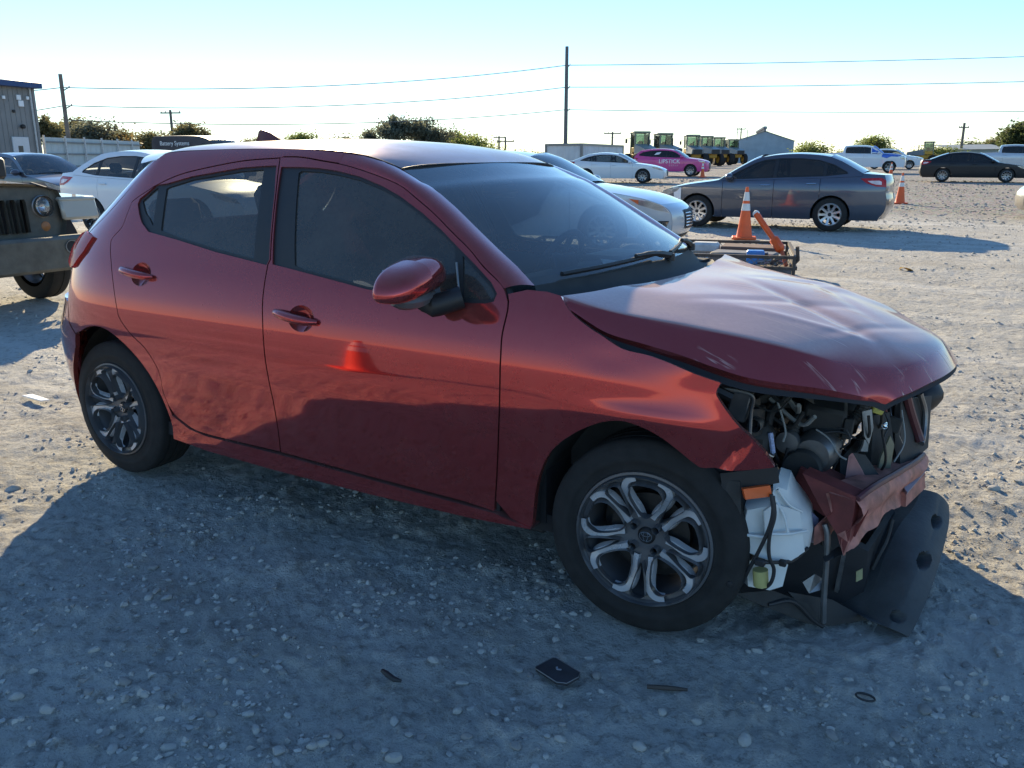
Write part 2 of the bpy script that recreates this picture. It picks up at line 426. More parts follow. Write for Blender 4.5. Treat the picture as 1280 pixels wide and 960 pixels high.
def build_stones():
    protos=[stone_mesh(i) for i in range(9)]
    spots=[(-1.304,-0.712,0.024),(-1.434,-0.213,0.023),(-0.312,-1.263,0.022),(-0.853,-1.092,0.02),(-1.668,-1.269,0.027),(-1.428,-1.394,0.025),(-1.331,-1.346,0.021),(-1.763,-1.306,0.017),(-1.901,-0.68,0.023),(-1.607,-0.927,0.021),(-1.09,-0.605,0.02),(-0.946,-1.035,0.018),(-0.827,-1.124,0.017),(-0.537,-0.741,0.018),(-0.5,-0.828,0.014),(-1.074,-0.551,0.014),(-1.471,-1.433,0.019),(-1.114,-1.766,0.022),(-0.985,-1.912,0.023),(-1.018,-1.772,0.018),(-0.719,-1.672,0.022),(-0.654,-1.706,0.019),(-0.797,-1.725,0.02),(-0.534,-1.74,0.023),(-0.513,-1.765,0.018),(-0.949,-1.529,0.019),(-0.461,-1.612,0.024),(-0.383,-1.621,0.018),(-0.462,-1.663,0.019),(-0.365,-1.499,0.021),(-0.271,-1.614,0.023),(-0.267,-1.514,0.019),(-0.297,-1.521,0.016),(-0.223,-0.772,0.017),(-0.179,-0.75,0.017),(-0.006,-1.036,0.02),(0.037,-1.032,0.015),(-0.2,-0.925,0.019),(0.006,-1.114,0.012),(0.345,-0.674,0.019),(0.515,-0.703,0.019),(0.184,-0.718,0.014),(0.22,-1.104,0.019),(0.437,-1.101,0.024),(0.806,-0.719,0.024),(0.882,-0.433,0.017),(0.912,-0.451,0.014),(0.453,-0.943,0.015),(0.864,1.076,0.034),(-0.295,-1.027,0.013),(-2.318,-1.326,0.023),(-2.87,-1.119,0.035),(-0.69,-0.902,0.018),(-0.545,-1.019,0.017),(-0.333,-1.358,0.017),(-0.38,-1.074,0.013),(-1.104,-0.183,0.018),(0.84,-0.594,0.019),(0.758,-0.876,0.022),(-0.396,-0.763,0.014),(-1.304,-1.963,0.022),(-1.179,-1.947,0.024),(-1.165,-1.842,0.022),(-2.389,-1.186,0.024),(-0.474,-1.685,0.016),(-0.908,-1.941,0.022),(-0.789,-1.867,0.022),(-1.017,-1.439,0.017),(-1.201,-1.5,0.017),(0.044,-1.345,0.018),(0.227,-1.266,0.021),(0.618,-0.952,0.02),(0.931,-0.145,0.022),(0.607,-0.695,0.016),(-1.304,-1.064,0.018),(-1.322,-1.722,0.018),(-0.788,-1.488,0.016),(-1.416,-1.452,0.017),(-0.44,-1.23,0.02),(-1.451,-1.275,0.016),(-0.448,-1.663,0.015),(-2.002,-1.23,0.019),(0.309,-1.093,0.017),(-0.593,-1.113,0.016),(-2.449,-0.953,0.017),(-0.164,-1.452,0.019),(-0.27,-1.612,0.016),(-1.761,-0.988,0.013),(-1.199,-2.009,0.012),(-0.501,-0.999,0.017),(-0.037,-1.423,0.018),(-0.066,-0.97,0.016),(-1.993,-1.487,0.019),(-0.957,-2.05,0.015),(-1.84,-1.152,0.015),(-0.766,-1.399,0.014),(-2.136,-1.334,0.016),(-1.28,-1.419,0.017),(0.962,-0.326,0.012),(-0.878,-1.482,0.014),(-0.248,-1.378,0.018),(-0.024,-1.221,0.015),(0.956,-0.313,0.02),(-1.088,-2.007,0.016),(-1.555,-1.112,0.015),(0.966,-0.807,0.013),(-0.357,-1.101,0.017),(0.354,-1.121,0.013),(-1.476,-1.396,0.016),(0.931,-0.504,0.018),(0.913,0.399,0.013),(0.287,-1.239,0.012),(-0.167,-1.134,0.015)]
    k=0
    for (x,y,s) in spots:
        o=bpy.data.objects.new('stone',protos[k%9]); COL.objects.link(o); k+=1
        o.location=(x,y,gz(x,y)+s*.08); o.rotation_euler=(rng.uniform(-.25,.25),rng.uniform(-.25,.25),rng.uniform(0,6.28)); o.scale=(s,s,s*rng.uniform(.8,1.15))
        tag(o,'pale loose stone lying on the shaded ground in front of the wrecked car','stone','loose stones in the foreground')
    # uncountable small stones and grit
    v,f=ico(1); n=len(v)
    c0=math.pi/2+0.555319
    def scatter(name,num,r0,r1,s0,s1,mat,label,half=38,seed=3,pw=1.0):
        g=np.random.default_rng(seed)
        u=g.random(num); r=(r0**pw+(r1**pw-r0**pw)*u)**(1/pw); a=c0+R(half)*(g.random(num)*2-1)
        x=CAM.x+r*np.cos(a); y=CAM.y+r*np.sin(a)
        cl=lattice(x*2.2,y*2.2,9)*.7+lattice(x*6,y*6,10)*.3; k=g.random(num)<np.clip((cl-.40)*3.2,.04,1); x,y,r=x[k],y[k],r[k]; m=len(x)
        z=rise(x,y)+relief(x,y)
        s=s0+(s1-s0)*g.random(m)**4
        s=s*np.maximum(1,r/9)
        rot=g.random(m)*6.28; sq=np.stack([np.ones(m),.6+.4*g.random(m),.45+.4*g.random(m)],1)
        wob=1+(g.random((m,n))-.5)*.55
        L=v[None]*wob[:,:,None]*sq[:,None,:]*s[:,None,None]
        ca,sa=np.cos(rot)[:,None],np.sin(rot)[:,None]
        X=L[:,:,0]*ca-L[:,:,1]*sa+x[:,None]; Y=L[:,:,0]*sa+L[:,:,1]*ca+y[:,None]; Z=L[:,:,2]+(z+s*.02)[:,None]
        V=np.stack([X,Y,Z],-1).reshape(-1,3); F=(f[None]+(np.arange(m)*n)[:,None,None]).reshape(-1,3)
        me=bpy.data.meshes.new(name); me.vertices.add(len(V)); me.vertices.foreach_set('co',V.ravel())
        me.loops.add(F.size); me.loops.foreach_set('vertex_index',F.ravel().astype(np.int32)); me.polygons.add(len(F)); me.polygons.foreach_set('loop_start',(np.arange(len(F))*3).astype(np.int32))
        me.update(calc_edges=True); me.shade_smooth(); me.set_sharp_from_angle(angle=R(40)); o=link(name,me,mat); tag(o,label,'gravel',kind='stuff')
    scatter('pebbles',22000,1.2,7,.0025,.016,STONE,'small pale pebbles and grit strewn over the foreground',seed=3)
    scatter('pebbles',14000,1.2,7,.0025,.014,STONE2,'small grey pebbles strewn over the foreground',seed=4)
    scatter('gravel',22000,6,30,.006,.022,STONE,'coarse pale gravel scattered over the sunlit lot',seed=5,pw=1.3)
    scatter('gravel',15000,16,52,.007,.016,STONE2,'crushed grey gravel covering the far lot',seed=6,half=30,pw=1.5)
build_stones()

# ---------------------------------------------------------------- the wrecked red hatchback
RED=paint('red_paint',(.36,.010,.016),metal=.75,rough=.07,dust=.085,coatrough=.015)
REDIN=plain('red_primer',(.20,.045,.04),.6,var=.4,scale=12,bmp=.001)
BLK=plain('black_plastic',(.018,.018,.019),.55,var=.3,scale=18,bmp=.0006)
BLKD=plain('dusty_black_plastic',(.035,.034,.032),.75,var=.4,scale=14,bmp=.0015)
RUB=plain('tyre_rubber',(.026,.025,.024),.85,var=.3,scale=22,bmp=.0012,spec=.3)
DARK=plain('dark_interior',(.02,.02,.022),.8,var=.3,scale=10)
TRIM=plain('interior_trim',(.035,.035,.038),.7,var=.3,scale=10)
SEAT=plain('seat_fabric',(.03,.03,.033),.9,var=.3,scale=40)
ALU=plain('machined_alloy',(.32,.32,.33),.34,1,var=.12,scale=7)
GUN=plain('gunmetal_alloy',(.13,.13,.135),.36,.25,var=.12,scale=7)
STEEL=plain('grey_steel',(.22,.22,.22),.45,.8,var=.3,scale=14,bmp=.0006)
CHR=plain('chrome',(.75,.75,.76),.12,1,var=.05)
WHT=plain('white_polyethylene',(.66,.67,.64),.5,var=.08,scale=7,bmp=.0008)
GLT=glass('tinted_window',(.10,.11,.11),.09)
GLW=glass('windscreen_glass',(.74,.82,.84),.10)
GLC=glass('clear_window',(.34,.38,.38),.06)
LAMP=glass('red_lamp_lens',(.6,.03,.03),.42,dustcol=(.75,.06,.05))
AMB=plain('orange_marker',(.75,.12,.02),.35,var=.15)
h_in=pchip([.10,.17,.21,.25,.30,.40,.52,.62,.70,.78,.84,.90,.96,1.03,1.10,1.2,1.3,1.38,1.43,1.46,1.475],
           [.105,.066,.050,.040,.036,.028,.016,.004,.0,.004,.013,.027,.045,.072,.100,.147,.199,.245,.280,.312,.345])
h_w=pchip([-2.7,-2.3,-1.6,-1.0,-.5,-.2,.1,.25,.45,.7],[.8475,.847,.843,.843,.842,.843,.838,.825,.79,.70])
h_xr=pchip([0.15, 0.5, 0.62, 0.75, 0.9, 1.0, 1.1, 1.2, 1.3, 1.38, 1.43, 1.48],[3.17, 3.27, 3.25, 3.17, 3.11, 3.09, 2.98, 2.83, 2.68, 2.54, 2.43, 2.32])
NX=3.2;XK=2.3
_t=np.linspace(0,1,4001); _a=np.sin(_t*np.pi/2)**(2/NX);_b=np.cos(_t*np.pi/2)**(2/NX); _a[-1]=1;_b[-1]=0
_L=np.concatenate([[0],np.cumsum(np.hypot(np.diff(_a)*.95,np.diff(_b)*.84))]); LC=float(_L[-1])
def HP(s,z):
    s=np.asarray(s,float);z=np.asarray(z,float)
    w=h_w(-np.minimum(s,2.7))-h_in(z); u=np.clip(s-XK,0,LC); a=np.interp(u,_L,_a); b=np.interp(u,_L,_b)
    x=np.where(s<=XK,-s,-XK-(h_xr(z)-XK)*a); y=-np.where(s<=XK,w,w*b)
    return np.stack([x,y,z+0*x],-1)
OL={'door_top_r':[(1.616,1.412),(1.799,1.402),(1.959,1.381),(2.123,1.353),(2.221,1.325),(2.304,1.293),(2.446,1.256),(2.511,1.231),(2.495,1.185),(2.48,1.13),(2.528,1.082),(2.514,1.048),(2.462,0.981),(2.406,0.881),(2.367,0.795),(2.35,0.761),(2.275,0.699),(2.193,0.647),(2.138,0.564),(2.136,0.465),(2.098,0.382),(2.013,0.336),(1.894,0.317),(1.478,0.319)],
'b_gap':[(1.616,1.412),(1.571,1.281),(1.506,1.051),(1.514,1.032),(1.506,0.903),(1.493,0.809),(1.484,0.68),(1.476,0.535),(1.474,0.412),(1.478,0.319)],
'rear_glass':[(1.684,1.376),(1.804,1.369),(1.942,1.351),(2.075,1.333),(2.207,1.301),(2.223,1.292),(2.174,1.124),(2.033,1.099),(1.81,1.068),(1.594,1.044),(1.645,1.242)],
'quarter_glass':[(2.402,1.239),(2.323,1.272),(2.269,1.3),(2.224,1.135),(2.273,1.171)],
'a_gap':[(1.619,1.416),(1.511,1.415),(1.393,1.402),(1.267,1.387),(1.124,1.358),(0.992,1.323),(0.9,1.28),(0.81,1.234),(0.723,1.182),(0.639,1.133),(0.572,1.084),(0.51,1.047),(0.48,1.023),(0.458,0.989)],
'fgap':[(0.458,0.989),(0.455,0.958),(0.461,0.887),(0.457,0.813),(0.456,0.675),(0.475,0.498),(0.5,0.294)],
'f_arch':[(0.355,0.28),(0.333,0.424),(0.286,0.536),(0.21,0.613),(0.118,0.669),(0.045,0.69),(-0.012,0.683),(-0.067,0.662),(-0.123,0.629),(-0.176,0.593),(-0.202,0.587),(-0.271,0.591),(-0.364,0.613),(-0.386,0.621)],
'f_front':[(-0.386,0.621),(-0.348,0.672),(-0.277,0.735),(-0.23,0.789),(-0.22,0.808),(-0.23,0.836)],
'f_top':[(-0.23,0.836),(-0.154,0.853),(-0.083,0.873),(-0.019,0.887),(0.06,0.896),(0.131,0.926),(0.178,0.946),(0.242,0.982),(0.281,1.022)],
'r_arch':[(2.962,0.306),(2.829,0.469),(2.739,0.588),(2.696,0.659),(2.589,0.701),(2.479,0.706),(2.373,0.673),(2.276,0.613),(2.21,0.543),(2.158,0.451),(2.123,0.346),(2.114,0.257)],
'tail':[(3.005,1.072),(2.87,1.095),(2.71,1.078),(2.73,1.011),(2.818,0.944),(2.873,0.932)],
'handle_r':[(2.37,0.949),(2.305,0.927),(2.195,0.906),(2.128,0.927),(2.16,0.969),(2.227,0.986),(2.275,0.974)],
'handle_f':[(1.46,0.87),(1.4,0.85),(1.317,0.819),(1.239,0.827),(1.219,0.851),(1.255,0.886),(1.327,0.896)],
'rear_dlo':[(1.62,1.383),(1.686,1.381),(1.807,1.374),(1.944,1.356),(2.078,1.338),(2.212,1.309),(2.27,1.302),(2.33,1.277),(2.422,1.245),(2.421,1.226),(2.318,1.163),(2.239,1.118),(2.162,1.109),(2.031,1.093),(1.808,1.061),(1.522,1.031),(1.513,1.05),(1.579,1.281)],
'front_dlo':[(1.59,1.378),(1.489,1.378),(1.395,1.375),(1.301,1.366),(1.188,1.348),(1.074,1.319),(0.978,1.286),(0.862,1.234),(0.765,1.183),(0.688,1.136),(0.606,1.087),(0.534,1.039),(0.505,1.008),(0.511,0.985),(0.539,0.977),(0.693,0.969),(1.024,0.983),(1.117,0.994),(1.25,1.009),(1.401,1.026),(1.49,1.035),(1.563,1.282)],
'front_pane':[(1.501,1.362),(1.486,1.372),(1.393,1.37),(1.298,1.361),(1.185,1.343),(1.072,1.314),(0.976,1.281),(0.86,1.229),(0.763,1.178),(0.698,1.14),(0.65,0.987),(0.694,0.976),(1.025,0.988),(1.163,1.004),(1.345,1.024),(1.388,1.036)],
'front_vent':[(0.67,1.12),(0.63,0.982),(0.54,0.984),(0.515,0.991),(0.51,1.006),(0.532,1.03),(0.603,1.077)]}
def run(k,a=None,b=None,per=5): return cr([p[:2] for p in OL[k][a:b]],per)
HERO=empty('wrecked_hatchback',(-1.28,0,0))
tag(HERO,'red hatchback with its front end torn off and buckled hood','car')
def fin(o,parent=HERO):
    """put a freshly made mesh under the car (top-level parts only)"""
    o.parent=parent; o.location=(1.28,0,0) if parent is HERO else (0,0,0); return o
def hp(name,outer,mat,parent=HERO,**k):
    o=panel(name,HP,outer,mat,None,**k); return fin(o,parent)
def hm(mb,name,mat,parent=HERO,**k): return fin(mb.obj(name,mat,None,**k),parent)
def build_hero():
    top_r=run('door_top_r',0,8)+run('door_top_r',7,24)[1:]
    bgap=run('b_gap',0,3,4)+run('b_gap',3,10,4)
    # rear door skin: gap line round the back, bottom, then up the pillar
    rear=top_r+bgap[::-1][1:-1]
    agap=run('a_gap'); fg=run('fgap'); _k=sorted(agap); AG=(1.305,float(np.interp(1.305,[p[0] for p in _k],[p[1] for p in _k])))
    sillb=[(.5,.302),(1.0,.308),(1.478,.318)]
    front=agap+fg[1:]+cr(sillb,4)[1:]+bgap[::-1][1:-1]
    rdlo=run('rear_dlo',0,None,1); fdlo=run('front_dlo',0,None,1)
    def cupo(k):
        c=np.array([p[:2] for p in OL[k]]).mean(0); return [(c[0]-.012+.0635*math.cos(a),c[1]+.002+.0465*math.sin(a)) for a in np.linspace(0,2*math.pi,33)[:-1]]
    for mir in(False,True):
        d=hp('rear_door',inset(rear,.0028),RED,holes=[inset(rdlo,-.001),cupo('handle_r')],res=.028,mirror=mir,flange=.02)
        hp('window_trim',inset(rdlo,-.006),BLK,d,holes=[inset(run('rear_glass',0,None,1),.004),inset(run('quarter_glass',0,None,1),.004)],res=.03,off=-.007,mirror=mir,flange=.01)
        hp('window_pane',inset(run('rear_glass',0,None,1),-.004),GLT if not mir else GLC,d,res=.05,off=-.012,mirror=mir,flange=0)
        hp('window_pane',inset(run('quarter_glass',0,None,1),-.004),GLT if not mir else GLC,d,res=.05,off=-.012,mirror=mir,flange=0)
        f=hp('front_door',inset(front,.0028),RED,holes=[inset(fdlo,-.001),cupo('handle_f')],res=.028,mirror=mir,flange=.02)
        g1=run('front_pane',0,None,1); g2=run('front_vent',0,None,1)
        hp('window_trim',inset(fdlo,-.006),BLK,f,holes=[inset(g1,.004),inset(g2,.004)],res=.03,off=-.007,mirror=mir,flange=.01)
        hp('window_pane',inset(g1,-.004),GLT if not mir else GLC,f,res=.05,off=-.012,mirror=mir,flange=0)
        hp('window_pane',inset(g2,-.004),GLT if not mir else GLC,f,res=.05,off=-.012,mirror=mir,flange=0)
        # bright edge of the small fixed pane
        e=HP(np.array([OL['front_vent'][0][0],OL['front_vent'][1][0]])+.006,np.array([OL['front_vent'][0][1]-.03,OL['front_vent'][1][1]]))
        sg=-1 if mir else 1
        hm(MB().tube([(p[0],p[1]*sg-.002*sg,p[2]) for p in e],.004,6),'window_divider',STEEL,f)
        for hn,door in(('handle_r',d),('handle_f',f)):
            q=np.array([p[:2] for p in OL[hn]]); c=q.mean(0)
            # recessed cup behind the grip
            bowl=MB(); cs,cz=c[0]-.012,c[1]+.002
            def bf(u,v):
                p=HP(cs+.064*u*math.cos(6.2832*v),cz+.047*u*math.sin(6.2832*v)); return (p[0],(p[1]+.026*(1-u**2.2))*sg,p[2])
            bowl.grid(bf,9,33); hm(bowl,'handle_cup',RED,door)
            # grip bar, bowed outwards
            mb=MB(); path=[];rad=[]
            for t in np.linspace(-1,1,13):
                s=c[0]+.105*-t+.01; z=c[1]+.004+.020*-t*.55+.004
                p=HP(s,z); b=.030*(1-t*t)**.6+.004
                path.append((p[0],(p[1]-b)*sg,p[2])); rad.append(.017*(1-abs(t)**5*.55))
            mb.tube(path,rad,10); hm(mb,'handle_grip',RED,door)
        # fender: buckled skin over the front wheel
        fen=fg[::-1][1:-1]+[OL['fgap'][0][:2],(.468,1.012),(.40,1.03),(.33,1.03)]+run('f_top')[::-1]+run('f_front',0,None,4)[::-1][1:]+run('f_arch')[::-1][1:]+[(.37,.262),(.44,.285)]
        def dent(X,N,mir=mir):
            x,z=X[:,0],X[:,2]
            k=.2*-.022*np.exp(-((x-.17)/.10)**2-((z-.80)/.05)**2)+.15*.012*np.exp(-((x-.05)/.12)**2-((z-.74)/.035)**2)-.002*np.exp(-((x+.10)/.09)**2-((z-.86)/.03)**2)
            r=(x-.28)*.8-(z-.66)*.6; k=k-.02*np.exp(-(r/.018)**2)*np.clip((x-.12)*6,0,1)*np.clip((.72-z)*12,0,1)
            k=k+.010*np.exp(-((x-.02)/.2)**2-((z-.705)/.03)**2)
            return X+N*k[:,None]
        hp('front_fender',inset(fen if not mir else [(s,min(z,.93)) for s,z in fen],.0028),RED,res=.016,mirror=mir,flange=.022,dent=dent)
        hp('rocker_panel',[(.36,.268),(.50,.292),(1.0,.300),(1.5,.310),(1.9,.311),(2.0,.325),(2.10,.37),(2.115,.262),(1.9,.245),(1.5,.237),(1.0,.243),(.6,.252)],RED,res=.03,mirror=mir,flange=.06,off=.006)
        # side frame: roof rail, rear pillar and quarter panel in one pressing
        rail=cr([(1.30,1.432),(1.5,1.443),(1.8,1.447),(2.1,1.443),(2.3,1.434),(2.42,1.424),(2.52,1.408),(2.62,1.36),(2.70,1.26),(2.78,1.16),(2.86,1.085)],5)
        low=[p for p in agap if p[0]<1.615]; low=[p for p in low if p[0]>1.30][::-1]
        q=rail+[(2.88,1.08),(2.90,.93),(2.86,.80),(2.80,.70),(2.72,.655)]+run('r_arch',3,None)[1:]+[(2.118,.28),(2.105,.37)]
        dr=run('door_top_r',7,20)[::-1]
        q=q+[(s+.0,z) for s,z in dr if z>.40]+run('door_top_r',0,8)[::-1][1:]+low[::-1][:0]
        q=q+[p for p in agap if 1.31<p[0]<1.612]+[(1.300,AG[1])]
        hp('quarter_panel',inset(q,.002),RED,res=.026,bstep=.022,mirror=mir,flange=.03)
        hp('rear_bumper',inset([(2.962,.20),(2.94,.31),(2.83,.469),(2.735,.59),(2.72,.65),(2.80,.695),(2.86,.79),(2.92,.80),(3.4,.80),(XK+LC-.002,.80),(XK+LC-.002,.20)],.003),RED,res=.03,mirror=mir,flange=.02)
        hp('tail_lamp',inset(run('tail',0,None,1)+[(2.90,.94),(3.10,.97),(3.12,1.06)],.003),LAMP,res=.02,off=.012,mirror=mir,flange=.03)
        hp('hatch_side',[(2.9,1.085),(3.15,1.07),(3.15,.81),(XK+LC-.002,.81),(XK+LC-.002,1.09),(3.3,1.1),(3.2,1.30),(3.16,1.40),(2.56,1.40),(2.63,1.36),(2.71,1.26),(2.79,1.16),(2.87,1.09)],RED,res=.035,mirror=mir,flange=.01)
        # front pillar: from the door gap round to the windscreen edge
        W=np.array([(-1.053,-0.545,1.375),(-0.946,-0.562,1.33),(-0.89,-0.57,1.31),(-0.779,-0.594,1.247),(-0.67,-0.621,1.179),(-0.589,-0.64,1.129),(-0.497,-0.661,1.075),(-0.428,-0.68,1.027)]); t=np.linspace(0,1,len(W)); tt=np.linspace(0,1,22)
        wl=np.stack([np.interp(tt,t,W[:,k]) for k in range(3)],1)
        W=np.concatenate([np.array([HP(1.305,1.432),(-1.20,-.557,1.419),(-1.12,-.552,1.399)]),W]); dW=np.concatenate([[0],np.cumsum(np.linalg.norm(np.diff(W,axis=0),axis=1))]); wl=np.stack([np.interp(tt,dW/dW[-1],W[:,k]) for k in range(3)],1)
        ap=np.array([AG]+[p for p in agap if p[0]<1.30]); d_=np.concatenate([[0],np.cumsum(np.hypot(*np.diff(ap,axis=0).T))]); d_/=d_[-1]
        ap=np.stack([np.interp(tt*.955,d_,ap[:,k]) for k in(0,1)],1); lo=HP(ap[:,0],ap[:,1])
        mb=MB(); N=9
        def fn(u,v):
            i=min(int(round(u*21)),21); a=lo[i]; b=wl[i]
            m=(a+b)/2; m=m+np.array([.014,-.036,.018])*min(1,u*4)
            p=(1-v)**2*a+2*v*(1-v)*m+v*v*b
            return (p[0],p[1]*sg,p[2])
        mb.grid(fn,22,N); hm(mb,'front_pillar',RED)
        # black seals lying in the door gaps
        for k,nm in((bgap,'door_seal'),(top_r[:40],'door_seal'),(agap,'door_seal'),(fg,'door_seal')):
            pt=HP(np.array([p[0] for p in k]),np.array([p[1] for p in k])); 
            hm(MB().tube([(p[0],(p[1]+.024)*sg,p[2]-.004) for p in pt[::2]],.011,6),nm,BLK)
        # wheel housings
        for wx,ww in((0,.0),(-2.57,.0)):
            mb=MB(); 
            def wf(u,v,wx=wx):
                a=math.pi*(u*1.10-.05); r=.375
                return (wx+r*math.cos(a),(-.70+v*.26)*sg,.315+r*math.sin(a))
            if wx<0: mb.grid(wf,22,4)
            else:
                def wf2(u,v):
                    a=math.pi*(.30+u*.75); return (.375*math.cos(a),(-.80+v*.36)*sg,.315+.375*math.sin(a))
                mb.grid(wf2,16,4)
            mb.box((wx-(.13 if wx==0 else 0),-.43*sg,.45),(.72 if wx<0 else .46,.02,.55)); hm(mb,'wheel_housing',BLKD)
        # inner door trim
        hp('door_trim',[(.55,.32),(.52,.95),(1.0,.955),(1.5,.99),(2.2,1.06),(2.2,.7),(2.0,.36)],TRIM,res=.1,off=-.07,mirror=mir,flange=0)
    # roof skin
    zc=pchip([-2.95,-2.7,-2.4,-2.0,-1.7,-1.4,-1.2,-1.1,-1.02],[1.425,1.452,1.474,1.489,1.491,1.478,1.448,1.424,1.398])
    ze=pchip([-2.95,-2.7,-2.4,-2.1,-1.8,-1.5,-1.3,-1.2,-1.1,-1.0],[1.385,1.405,1.426,1.443,1.447,1.443,1.432,1.415,1.392,1.368])
    ye=pchip([-2.95,-2.6,-2.3,-1.8,-1.3,-1.05],[.44,.515,.548,.55,.558,.55])
    xf=lambda y:-1.050+.05*(1-(y/.55)**2)
    E=[HP(s,z) for s,z in [(2.52,1.408),(2.42,1.424),(2.3,1.434),(2.1,1.443),(1.8,1.447),(1.5,1.443),(1.30,1.432)]]+[(-1.20,-.557,1.419),(-1.12,-.552,1.399),(-1.053,-.545,1.3755)]
    E=sorted([(-2.95,-.43,1.36)]+[tuple(float(q) for q in e) for e in E])
    ye=pchip([e[0] for e in E],[-e[1] for e in E]); ze=pchip([e[0] for e in E],[e[2] for e in E])
    def rf(u,v):
        y0=(v*2-1); xr=-2.88+.40*abs(y0)**2.4; x=xr+u*(xf(y0*.55)-xr)
        yy=float(ye(x))*y0; k=abs(y0)
        return (x,yy,float(zc(x))-(float(zc(x))-float(ze(x)))*(.62*k**2+.38*k**7))
    hm(MB().grid(rf,60,41),'roof',paint('dusty_red_paint',(.21,.006,.012),metal=.55,rough=.33,dust=.22,coatrough=.05),smooth=60)
    mb=MB(); mb.tube([rf(1,v) for v in np.linspace(0,1,40)],.004,6); hm(mb,'windscreen_seal',BLK)
    for sgn in(0,1): hm(MB().tube([rf(u,sgn) for u in np.linspace(.72,1,30)],.0022,6),'roof_moulding',BLK)
    # rear spoiler underside and hatch glass
    hm(MB().grid(lambda u,v:(-2.87+.44*abs(2*v-1)**2.4+u*.10,(2*v-1)*(.50+.0*u),float(zc(-2.88+.44*abs(2*v-1)**2.4))-.004-.05*abs(2*v-1)**2-.06*u),4,16),'spoiler',RED)
    # shark fin aerial
    fx,fy,fz=-2.27,.0,1.478
    mb=MB(); prof=[(-.10,0),(-.085,.055),(-.065,.064),(-.01,.05),(.05,.02),(.10,0)]
    vs=[];fs=[]
    for k,(px,pz) in enumerate(prof):
        for sy in(-1,1): vs.append((fx+px,fy+sy*.004*(1 if pz>0 else 3),fz+pz))
    base=[(fx+px,fy+sy*.022*(1-abs(px)/.13),fz-.01) for px,_ in prof for sy in(-1,1)]
    n=len(prof); vs+=base
    for k in range(n-1):
        fs.append((2*k,2*k+1,2*k+3,2*k+2))
        for sy in(0,1): fs.append((2*k+sy,2*k+2+sy,2*n+2*k+2+sy,2*n+2*k+sy))
    mb.add(vs,fs); hm(mb,'roof_antenna',plain('fin_paint',(.10,.01,.012),.4))
    # windscreen
    W=np.array([(-1.053,-0.545,1.375),(-0.946,-0.562,1.33),(-0.89,-0.57,1.31),(-0.779,-0.594,1.247),(-0.67,-0.621,1.179),(-0.589,-0.64,1.129),(-0.497,-0.661,1.075),(-0.428,-0.68,1.027)]); t=np.linspace(0,1,len(W))
    def wsf(u,v,o=0):
        p=[np.interp(u,t,W[:,k]) for k in range(3)]; y0=2*v-1; bow=(1-y0*y0)
        return (p[0]+bow*(.045+.075*u)+o,p[1]*-y0*-1*-1 if False else -p[1]*y0,p[2]+bow*(.022-.012*u)+o)
    hm(MB().grid(wsf,24,36),'windscreen',GLW,smooth=80)
    # black ceramic border strip along the bottom and top, just inside the pane
    hm(MB().grid(lambda u,v:tuple(np.array(wsf(.93+u*.075,v))-np.array((.006,0,.006))),4,36),'windscreen_border',BLK)
    hm(MB().grid(lambda u,v:tuple(np.array(wsf(u*.045-.01,v))-np.array((.006,0,.006))),4,36),'windscreen_border',BLK)
    # rear view mirror and its sensor pod
    mb=MB(); mb.box((-.99,.0,1.285),(.045,.24,.065),(0,-.2,0),bev=.02); mb.box((-1.0,0,1.345),(.10,.06,.04),(0,.55,0),bev=.012); mb.tube([(-.99,0,1.31),(-1.0,0,1.34)],.012,6); hm(mb,'rear_view_mirror',BLK)
    # cowl and wipers
    def cwl(u,v):
        a=np.array(wsf(1.0,v)); y0=2*v-1; b=np.array((-.19-.13*y0**2-.02*abs(y0)**6,-a[1]*0+(.735*y0),.975+.012*(1-y0*y0)))
        p=a*(1-u)+b*u; p[2]-=.03*math.sin(math.pi*u); return tuple(p)
    hm(MB().grid(cwl,8,40),'cowl_panel',BLKD)
    def onws(u,v,h=.02): p=np.array(wsf(u,v)); return tuple(p+np.array((h*.5,0,h)))
    for pts,piv in(([(.985,.08),(.98,.22),(.972,.38),(.965,.52)],(1.03,.60)),([(.985,.62),(.965,.72),(.945,.82),(.925,.90)],(1.03,.955))):
        path=cr([onws(u,v,.018) for u,v in pts],6)
        mb=MB(); mb.tube(path,.009,6)
        wp=hm(mb,'wiper',BLK)
        mid=onws(*pts[len(pts)//2],.03); pv=onws(piv[0],piv[1],.015)
        mb=MB(); mb.tube(cr([pv,tuple((np.array(pv)*.5+np.array(mid)*.5)+np.array((0,0,.008))),mid],5),[.014]*4+[.011]*4+[.008]*3,6); mb.lathe([(.0,.008),(.016,.008),(.018,0),(.018,-.02)],12,'Z',pv); hm(mb,'wiper_arm',BLK,wp)
    # hood: near lower edge, crease, centre, mirrored to the far side and pressed down a little there
    A=np.array([(-0.265,-0.772,0.987),(-0.196,-0.772,0.952),(-0.129,-0.765,0.921),(-0.026,-0.752,0.9),(0.077,-0.74,0.879),(0.184,-0.725,0.85),(0.259,-0.71,0.832),(0.456,-0.62,0.804),(0.587,-0.46,0.751)]); B=np.array([(-0.291,-0.755,1.016),(-0.142,-0.72,0.98),(0.067,-0.67,0.952),(0.249,-0.63,0.925),(0.392,-0.58,0.891),(0.504,-0.5,0.841),(0.615,-0.43,0.772)]); 
    Cn=np.array([(-.19,0,1.003),(0,0,.998),(.2,0,.973),(.4,0,.930),(.56,0,.884),(.67,0,.840),(.724,0,.79)])
    def curve(K):
        d=np.concatenate([[0],np.cumsum(np.linalg.norm(np.diff(K,axis=0),axis=1))]); d/=d[-1]; f=[pchip(d,K[:,k]) for k in range(3)]; c={}
        def g(u):
            if u not in c: c[u]=np.array([float(q(u)) for q in f])
            return c[u].copy()
        return g
